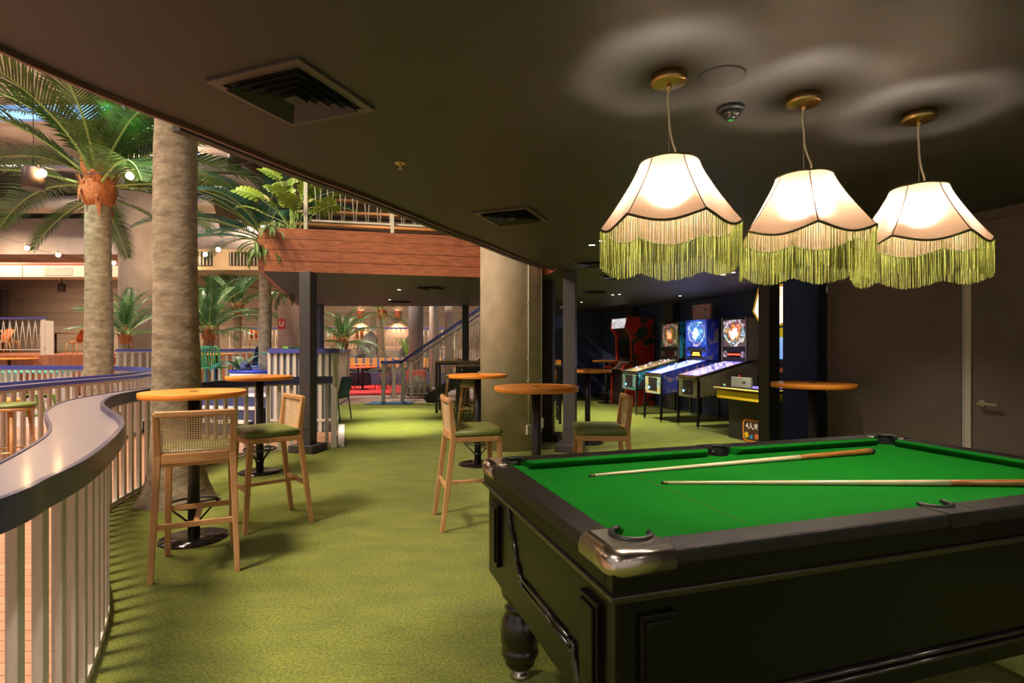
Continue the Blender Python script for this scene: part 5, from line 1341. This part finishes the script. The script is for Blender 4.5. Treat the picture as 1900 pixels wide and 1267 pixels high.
festoon([(-13.6, 12.5, 4.6), pz(50, 460, 4.1), pz(108, 473, 4.05), pz(162, 483, 4.0), pz(211, 488, 4.0), pz(253, 490, 4.0), pz(289, 488, 4.0), pz(357, 481, 4.0), pz(381, 472, 4.0), pz(405, 463, 4.0)], 'lower festoon string of small warm bulbs across the hall', 1)
t = thing('track_spotlight', (-16.3, 20.1, 3.58), 0, 'small black spotlight hanging under the duct above the stage', 'lamp')
MB().lathe([(.12, -.16), (.12, .10), (.03, .18)], 20).build('housing', M_black, t); MB().lathe([(0, -.15), (.115, -.15)], 18).build('lens', M_lens, t)
MB().tube([(0, 0, .1), (0, 0, .35)], .02, 6).build('bracket', M_black, t)
o = struct(MB().box((-24.6, 25.6, 2.6), (2.5, .3, 2.9)).build('door_3', mat('dark_opening', (.03, .022, .022), .6)))

# ================================================================ arcade machines
M_leg = mat('chrome_leg', (.45, .45, .42), .25, 1); M_cab = mat('black_cabinet', (.02, .018, .018), .45)
def pinball(a, b, label, body, side, glass, play, dmdtxt, dmdcol, trim, bb, apron_col, legm, side_txt=None):
    x, y = ee(a, b); t = thing('pinball_machine', (x, y, 0), A1, label, 'pinball machine')
    W2 = .28
    def prof(P, y0, y1, name, m, bev=.004):
        M = Matrix(((1, 0, 0, 0), (0, 0, 1, 0), (0, 1, 0, 0), (0, 0, 0, 1)))
        mb = MB().prism(P, y0, y1); mb.v = [(p[0], p[2], p[1]) for p in mb.v]; mb.f = [f[::-1] for f in mb.f]
        return mb.build(name, m, t, bevel=bev)
    prof([(0, .51), (0, .885), (1.30, 1.20), (1.30, .62), (.95, .60)], -W2, W2, 'cabinet', body)
    for s in (-1, 1):
        prof([(.03, .54), (.03, .872), (1.27, 1.172), (1.27, .645), (.95, .628)], s * (W2 + .001), s * (W2 + .005), 'side_art', side, 0)
        prof([(-.006, .880), (-.006, .912), (1.0, 1.155), (1.0, 1.125)], s * (W2 - .026), s * (W2 + .006), 'side_rail', trim, .002)
    MB().beam((-.008, -W2, .895), (-.008, W2, .895), .035, .040).build('lockdown_bar', M_leg, t, bevel=.004)
    sl = (1.15 - .905) / .95
    g = MB(); g.add([(.03, -W2 + .03, .901), (.03, W2 - .03, .901), (.98, W2 - .03, .901 + .95 * sl), (.98, -W2 + .03, .901 + .95 * sl)], [(0, 3, 2, 1)]); g.add([(.03, -W2 + .03, .895), (.03, W2 - .03, .895), (.98, W2 - .03, .895 + .95 * sl), (.98, -W2 + .03, .895 + .95 * sl)], [(0, 1, 2, 3)])
    pf = g.build('playfield', play, t)
    rnd = random.Random(int(b * 10)); n_ = 0
    for k in range(16):
        u, v = rnd.uniform(.12, .95), rnd.uniform(-W2 + .06, W2 - .06)
        MB().ball((u, v, .908 + u * sl), rnd.uniform(.006, .011), 8, 5).build('insert_light', emis('insert_%d' % (n_ % 5), ((.5, .6, 1), (1, .15, .3), (.8, .8, 1), (.3, .4, 1), (1, .5, .15))[n_ % 5], 5), pf); n_ += 1
    for (u, v) in ((.45, -.1), (.6, .12), (.72, -.05)): MB().lathe([(.035, 0), (.02, .02), (.035, .04)], 14, (u, v, .905 + u * sl)).build('bumper', M_white, pf)
    # front: coin door, buttons, plunger
    MB().box((-.004, 0, .70), (.012, .30, .26)).build('coin_door', M_cab, t, bevel=.003); cdoor = list(t.children)[-1] if False else bpy.data.objects[[o.name for o in t.children if o.name.startswith('coin_door')][-1]]
    MB().box((-.003, 0, .70), (.008, 2 * W2 - .02, .35)).build('front_art', apron_col, t)
    for v in (-.05, .05): MB().box((-.012, v, .66), (.008, .04, .07)).build('coin_slot', M_leg, cdoor, bevel=.002)
    MB().lathe([(0, -.014), (.020, -.012), (.022, 0)], 16, M=Matrix.Translation((-.008, .12, .63)) @ Matrix.Rotation(pi / 2, 4, 'Y')).build('start_button', emis('start_blue', (.1, .35, 1), 4), cdoor)
    MB().tube([(-.008, -.22, .80), (-.06, -.22, .80), (-.065, -.22, .80)], [.006, .006, .016], 10).build('plunger', M_leg, t)
    for s in (-1, 1): MB().lathe([(.014, 0), (.014, .012)], 12, M=Matrix.Translation((.07, s * (W2 + .004), .82)) @ Matrix.Rotation(-s * pi / 2, 4, 'X')).build('flipper_button', M_white, t)
    for (u, s) in ((.02, -1), (.02, 1), (1.27, -1), (1.27, 1)):
        zt = .82 if u < .5 else .9
        lg = MB(); d = -.03 if u < .5 else .03
        lg.beam((u + (-.008 if u < .5 else .008), s * (W2 + .010), zt), (u + d, s * (W2 + .012), .03), .050, .022, up=(0, 1, 0)); lgo = lg.build('leg', legm, t, bevel=.004)
        MB().lathe([(.022, 0), (.022, .008), (.008, .012), (.008, .035)], 12, (u + d, s * (W2 + .012), 0)).build('foot', M_leg, lgo)
    # backbox
    q = thing_part = None
    bw = .335
    box = MB().box((1.12, 0, 1.555), (.26, 2 * bw, .80)).build('backbox', bb, t, bevel=.006)
    MB().box((1.12, 0, 1.17), (.20, .5, .10)).build('neck', M_cab, t)
    for s in (-1, 1):
        MB().box((1.12, s * (bw + .002), 1.555), (.24, .005, .77)).build('backbox_art', side, t)
        MB().box((.982, s * (bw - .012), 1.555), (.022, .024, .80)).build('backbox_trim', trim, t, bevel=.002)
    MB().box((.984, 0, 1.665), (.008, 2 * bw - .09, .49)).build('backglass', glass, t)
    spn = MB().box((.984, 0, 1.275), (.010, 2 * bw - .06, .22)).build('speaker_panel', M_cab, t)
    for s in (-1, 1):
        MB().lathe([(.060, 0), (.060, .008), (.045, .010), (.045, .004), (0, .004)], 20, M=Matrix.Translation((.980, s * .235, 1.275)) @ Matrix.Rotation(-pi / 2, 4, 'Y')).build('speaker', trim, spn)
    dsp = MB().box((.980, 0, 1.275), (.010, .30, .10)).build('display', emis('display_off', (.03, .006, .004), .5), t)
    if dmdtxt == 'bars':
        for (dz_, w_) in ((.022, .20), (-.018, .25)): MB().box((.9735, 0, 1.275 + dz_), (.002, w_, .026)).build('lit_line', emis('dmd_orange', dmdcol, 5), dsp)
    elif dmdtxt: text_mesh('display_text', dmdtxt, .056 if len(dmdtxt) < 13 else .036, .0008, emis('dmd_%.1f' % dmdcol[1], dmdcol, 5), dsp, (.972, 0, 1.275), (R(90), 0, R(-90)), .0008)
    if side_txt: text_mesh('side_text', side_txt, .105, .001, mat('gold_letter', (.55, .40, .20), .5), t, (.42, -W2 - .008, .60), (R(90), R(-7), 0), .001)
    return t
GOLDD = [(.02, .015, .01), (.45, .16, .05), (.95, .80, .55), (1, 1, .95), (.15, .10, .08)]
def glass_art(name, mid, ring, edge, strength, seed, scale=9):
    """backlit glass: pale middle, busy printed shapes towards the border (a generic design)"""
    m, nt, b = new_mat(name); N = nt.nodes; L = nt.links
    tc = N.new('ShaderNodeTexCoord'); sp = N.new('ShaderNodeSeparateXYZ'); L.new(tc.outputs['Generated'], sp.inputs[0])
    def mth(op, a, v=None, b_=None):
        n = N.new('ShaderNodeMath'); n.operation = op; L.new(a, n.inputs[0])
        if b_ is not None: L.new(b_, n.inputs[1])
        elif v is not None: n.inputs[1].default_value = v
        return n.outputs[0]
    y = mth('ABSOLUTE', mth('SUBTRACT', sp.outputs['Y'], .5)); z = mth('ABSOLUTE', mth('SUBTRACT', sp.outputs['Z'], .55))
    r = mth('POWER', mth('ADD', mth('POWER', y, 2.0), None, mth('POWER', z, 2.2)), .5)
    vo = N.new('ShaderNodeTexVoronoi'); vo.inputs['Scale'].default_value = scale; mp = N.new('ShaderNodeMapping'); mp.inputs['Location'].default_value = (seed, seed * 2, seed); L.new(tc.outputs['Object'], mp.inputs[0]); L.new(mp.outputs[0], vo.inputs['Vector'])
    nz = N.new('ShaderNodeTexNoise'); nz.inputs['Scale'].default_value = scale * 1.1; nz.inputs['Detail'].default_value = 2; L.new(mp.outputs[0], nz.inputs['Vector'])
    k = mth('ADD', mth('MULTIPLY', r, 1.7), None, mth('MULTIPLY', mth('SUBTRACT', nz.outputs[0], .5), 1.1))
    rp = N.new('ShaderNodeValToRGB'); els = rp.color_ramp.elements
    cols = [mid, tuple(c * .8 for c in mid), ring, tuple(c * .35 for c in ring), edge, tuple(c * .5 for c in mid), edge]
    while len(els) < len(cols): els.new(.5)
    for i, c in enumerate(cols): els[i].position = .06 + .94 * i / (len(cols) - 1) * .85; els[i].color = tuple(c) + (1,)
    L.new(k, rp.inputs[0]); mx = N.new('ShaderNodeMix'); mx.data_type = 'RGBA'; mx.blend_type = 'MULTIPLY'; mx.inputs[0].default_value = .5
    L.new(rp.outputs[0], mx.inputs[6]); L.new(vo.outputs['Color'], mx.inputs[7]); L.new(mx.outputs[2], b.inputs['Base Color']); L.new(mx.outputs[2], b.inputs['Emission Color'])
    b.inputs['Emission Strength'].default_value = strength; b.inputs['Roughness'].default_value = .2
    return m
g3 = glass_art('bright_backglass', (1, 1, 1), (.75, .32, .14), (.06, .04, .05), 1.0, 2)
g2 = glass_art('blue_backglass', (.55, .72, 1), (.10, .25, .9), (.02, .05, .25), .75, 4)
g1 = glass_art('orange_backglass', (.9, .55, .35), (.55, .20, .06), (.05, .07, .03), .5, 6)
p3 = ramp_art('violet_playfield', [(.02, .01, .08), (.12, .08, .6), (.35, .3, .95), (.7, .7, 1), (.25, .1, .6)], 14, .40, seed=1)
p2 = ramp_art('blue_playfield', [(.01, .02, .15), (.05, .12, .7), (.3, .45, 1), (.6, .75, 1), (.1, .1, .5)], 14, .45, seed=3)
p1 = ramp_art('olive_playfield', [(.02, .02, .01), (.18, .18, .05), (.5, .45, .2), (.7, .3, .1), (.08, .08, .03)], 14, .2, seed=5)
sa3 = ramp_art('sepia_side_art', [(.10, .08, .06), (.66, .54, .38), (.78, .66, .48), (.74, .60, .42), (.55, .36, .2), (.16, .06, .03)], 1.5, 0, seed=8, dist=.3)
sa2 = ramp_art('blue_side_art', [(.01, .02, .08), (.02, .05, .35), (.02, .06, .45), (.35, .30, .25), (.05, .3, .3)], 3.2, 0, seed=9)
sa1 = ramp_art('teal_side_art', [(.01, .01, .01), (.02, .02, .02), (.02, .25, .35), (.05, .05, .05)], 3, 0, seed=10)
blk = M_cab
pinball(5.975, 8.47, 'pinball machine with sepia side art and bright white backglass, nearest of three', blk, sa3, g3, p3, 'GAME OF THRONES', (1, .04, .02), mat('pale_gold_trim', (.70, .60, .42), .3, .8), blk, ramp_art('front_art_a', [(.02, .03, .02), (.25, .22, .12), (.05, .06, .04)], 8, 0, seed=3), M_black, 'GAME OF THRONES')
pinball(5.84, 9.40, 'blue pinball machine with blue backglass and orange display, middle of three', mat('blue_cabinet', (.02, .05, .32), .45), sa2, g2, p2, 'bars', (1, .35, .02), mat('blue_trim', (.03, .08, .55), .35), mat('blue_backbox', (.02, .06, .38), .45), ramp_art('front_art_b', [(.02, .05, .3), (.3, .6, .6), (.6, .45, .1), (.02, .08, .4)], 9, 0, seed=5), M_black)
pinball(5.88, 10.38, 'pinball machine with orange portrait backglass and chrome legs, farthest of three', blk, sa1, g1, p1, '', (.5, .1, .05), mat('grey_trim', (.30, .30, .28), .35, .8), blk, ramp_art('front_art_c', [(.02, .02, .02), (.05, .3, .25), (.3, .3, .25), (.02, .02, .02)], 9, 0, seed=7), M_leg)
tp = MB().box((0, 0, .16), (.06, .56, .30)).build('machine_topper', ramp_art('topper_art', [(.05, .05, .08), (.25, .20, .22), (.45, .12, .08), (.3, .3, .35)], 5, .0, seed=3))
x_, y_ = ee(7.0, 9.45); tp.location = (x_, y_, 1.955); tp.rotation_euler = (0, 0, A1); tag(tp, 'printed topper panel standing on the blue pinball machine', 'topper')
light('AREA', (ee(6.4, 8.4)[0], ee(6.4, 8.4)[1], 1.6), 2.5, (.5, .45, 1), .3)

# red upright cabinet
x_, y_ = ee(6.56, 12.12)
t = thing('arcade_cabinet', (x_, y_, 0), A1, 'tall red edged arcade cabinet left of the pinball row', 'arcade machine')
def side_prism(P, y0, y1, name, m, par, bev=.003):
    mb = MB().prism(P, y0, y1); mb.v = [(p[0], p[2], p[1]) for p in mb.v]; mb.f = [f[::-1] for f in mb.f]; return mb.build(name, m, par, bevel=bev)
SP = [(0, 0), (0, .78), (-.10, .86), (-.06, .98), (.16, 1.08), (.12, 1.70), (-.02, 1.88), (.05, 2.14), (.78, 2.14), (.78, 0)]
redart = ramp_art('red_side_art', [(.02, .02, .02), (.45, .02, .01), (.60, .03, .02), (.02, .06, .04), (.01, .01, .01)], 2.0, 0, seed=6)
for s in (-1, 1):
    side_prism(SP, s * .35, s * .375, 'side_panel', redart, t)
    side_prism([(a_ * 1.0 - .006, b_) for a_, b_ in SP[:8]] + [(a_ + .012, b_) for a_, b_ in SP[:8]][::-1], s * .348, s * .379, 'edge_trim', mat('red_edge', (.75, .06, .02), .4), t, 0)
side_prism([(.04, .02), (.04, .78), (.04, .90), (.20, 1.06), (.20, 1.70), (.06, 1.86), (.09, 2.12), (.76, 2.12), (.76, .02)], -.35, .35, 'body', M_cab, t)
MB().box((.18, 0, 1.38), (.02, .56, .46)).build('screen', mat('dark_screen', (.015, .017, .018), .12), t)
MB().beam((.02, -.34, 1.99), (.02, .34, 1.99), .02, .23).build('marquee', ramp_art('marquee_art', [(.05, .05, .05), (.5, .5, .55), (.9, .9, .95), (.3, .15, .12)], 9, .4, seed=8), t)
MB().add([(-.09, -.34, .875), (-.09, .34, .875), (.16, .34, 1.075), (.16, -.34, 1.075)], [(0, 3, 2, 1)]).build('control_panel', ramp_art('panel_art', [(.02, .02, .02), (.2, .12, .1), (.05, .03, .03)], 12, 0, seed=9), t)
for v in (-.18, .12): MB().tube([(.0, v, .95), (-.02, v, 1.01)], .008, 6).ball((-.022, v, 1.02), .02, 10, 6).build('joystick', mat('red_knob', (.7, .03, .02), .3), t)
MB().tube([(-.02, .30, .90), (-.16, .33, .93), (-.20, .30, .90), (-.14, .26, .80), (0, .25, .70)], .014, 8).build('gun_cable', M_black, t)
MB().box((-.12, .28, .93), (.20, .04, .06)).build('light_gun', mat('red_gun', (.65, .05, .03), .4), t, bevel=.006)
# black / teal low part in front beside the pinball
# yellow four player machine
x_, y_ = ee(5.82, 6.92)
t = thing('four_player_machine', (x_, y_, 0), A1, 'yellow edged four player arcade table with hexagonal lit sign beside the large post', 'arcade machine')
MB().box((.40, -.08, .31), (.72, .84, .62)).build('pedestal', M_cab, t, bevel=.006); ped = [o for o in t.children if o.name.startswith('pedestal')][0]
MB().box((.40, 0, .600), (.92, .90, .03)).build('underside', M_cab, t, bevel=.004)
MB().box((.40, 0, .675), (.96, .94, .12)).build('yellow_rim', mat('yellow_paint', (.80, .55, .02), .4), t, bevel=.006)
MB().box((.40, 0, .775), (1.04, 1.02, .020)).build('table_edge', mat('yellow_edge', (.85, .66, .15), .3), t, bevel=.006)
MB().box((.40, 0, .789), (.92, .90, .008)).build('glass_top', mat('dark_glass', (.03, .03, .04), .08), t)
MB().box((.40, 0, .794), (.55, .45, .002)).build('screen', ramp_art('table_screen', [(.01, .01, .02), (.05, .05, .5), (.3, .2, .6), (.02, .02, .05)], 9, .8, seed=2), t)
MB().ball((-.02, .36, .815), .022, 10, 6).build('joystick_knob', mat('pale_green_knob', (.3, .6, .45), .3), t)
MB().box((.05, .06, .872), (.05, .42, .16)).build('control_box', mat('grey_metal_box', (.42, .42, .38), .4, .4), t, bevel=.01)
for v in (.02, .06): MB().lathe([(.016, 0), (.016, .004)], 12, M=Matrix.Translation((.022, v - .06, .88)) @ Matrix.Rotation(-pi / 2, 4, 'Y')).build('button', M_black, t)
MB().ball((.05, .10, .965), .016, 8, 6).build('red_button', mat('red_knob2', (.7, .03, .05), .3), t)
MB().box((1.00, 0, 1.02), (.16, .60, 2.04)).build('back_cabinet', M_cab, t, bevel=.006)
MB().box((.915, 0, 1.42), (.012, .52, .40)).build('monitor', ramp_art('side_monitor', [(.15, .35, .8), (.3, .5, .95), (.6, .75, 1)], 2, .4, seed=3), t)
MB().box((.86, 0, 1.05), (.14, .78, .07)).build('shelf', M_orange, t, bevel=.004)
hexy = [(-.50, .0), (-.36, .40), (.36, .40), (.50, .0), (.34, -.20), (0, -.30), (-.34, -.20)]
def hexp(sc, x0, x1, name, m):
    mb = MB().prism([(u * sc, v * sc) for u, v in hexy], x0, x1); mb.v = [(p[2] - .28, p[0], p[1] + 1.985) for p in mb.v]; return mb.build(name, m, t)
hexp(1.0, .90, 1.22, 'sign_box', M_cab); hexp(.95, .893, .905, 'sign_border', mat('sign_yellow', (.85, .60, .02), .4, emit=.25)); hexp(.90, .889, .9, 'sign_line', mat('sign_red', (.65, .03, .02), .4, emit=.15)); hexp(.86, .885, .9, 'sign_face', mat('sign_cream', (.95, .80, .58), .4, emit=.7))
MB().box((.602, .03, 2.25), (.006, .30, .14)).build('sign_title', mat('sign_yellow2', (.95, .62, .03), .4, emit=.4), t)
MB().box((.67, -.02, 1.63), (.02, .5, .14)).build('sign_skirt', mat('skirt_yellow', (.75, .58, .02), .5, emit=.2), t)
# printed badge on the pedestal
x0 = .036
def yprism(P, xa, xb, name, m): 
    mb = MB().prism(P, xa, xb); mb.v = [(p[2], p[0], p[1]) for p in mb.v]; return mb.build(name, m, ped)
def rrect(w_, h_, r, cy, cz): return [(cy + sx * (w_ / 2 - r) + r * cos(R(a0 + 15 * k)), cz + sz * (h_ / 2 - r) + r * sin(R(a0 + 15 * k))) for (sx, sz, a0) in ((1, 1, 0), (-1, 1, 90), (-1, -1, 180), (1, -1, 270)) for k in range(7)]
yprism(rrect(.46, .34, .07, -.21, .17), .034, .037, 'badge_border', mat('badge_red', (.60, .04, .02), .5)); yprism(rrect(.43, .31, .06, -.21, .17), .032, .035, 'badge_yellow', mat('badge_yellow', (.85, .50, .05), .5)); yprism(rrect(.40, .28, .055, -.21, .17), .030, .033, 'badge_face', mat('badge_dark', (.08, .03, .03), .5))
text_mesh('badge_text', '4人ま', .105, .001, mat('badge_white', (.85, .80, .75), .5), ped, (.028, -.19, .235), (R(90), 0, R(-90)), .003)
for (v, z, rr_, c) in ((-.07, .10, .045, (.8, .5, .03)), (-.17, .08, .03, (.05, .3, .6)), (-.28, .10, .04, (.7, .15, .05)), (-.35, .13, .035, (.8, .5, .03))):
    MB().lathe([(0, 0), (rr_, 0), (rr_, .002)], 16, M=Matrix.Translation((.0295, v, z)) @ Matrix.Rotation(-pi / 2, 4, 'Y')).build('badge_dot', mat('dot_%d' % int(v * 100), c, .5), ped)
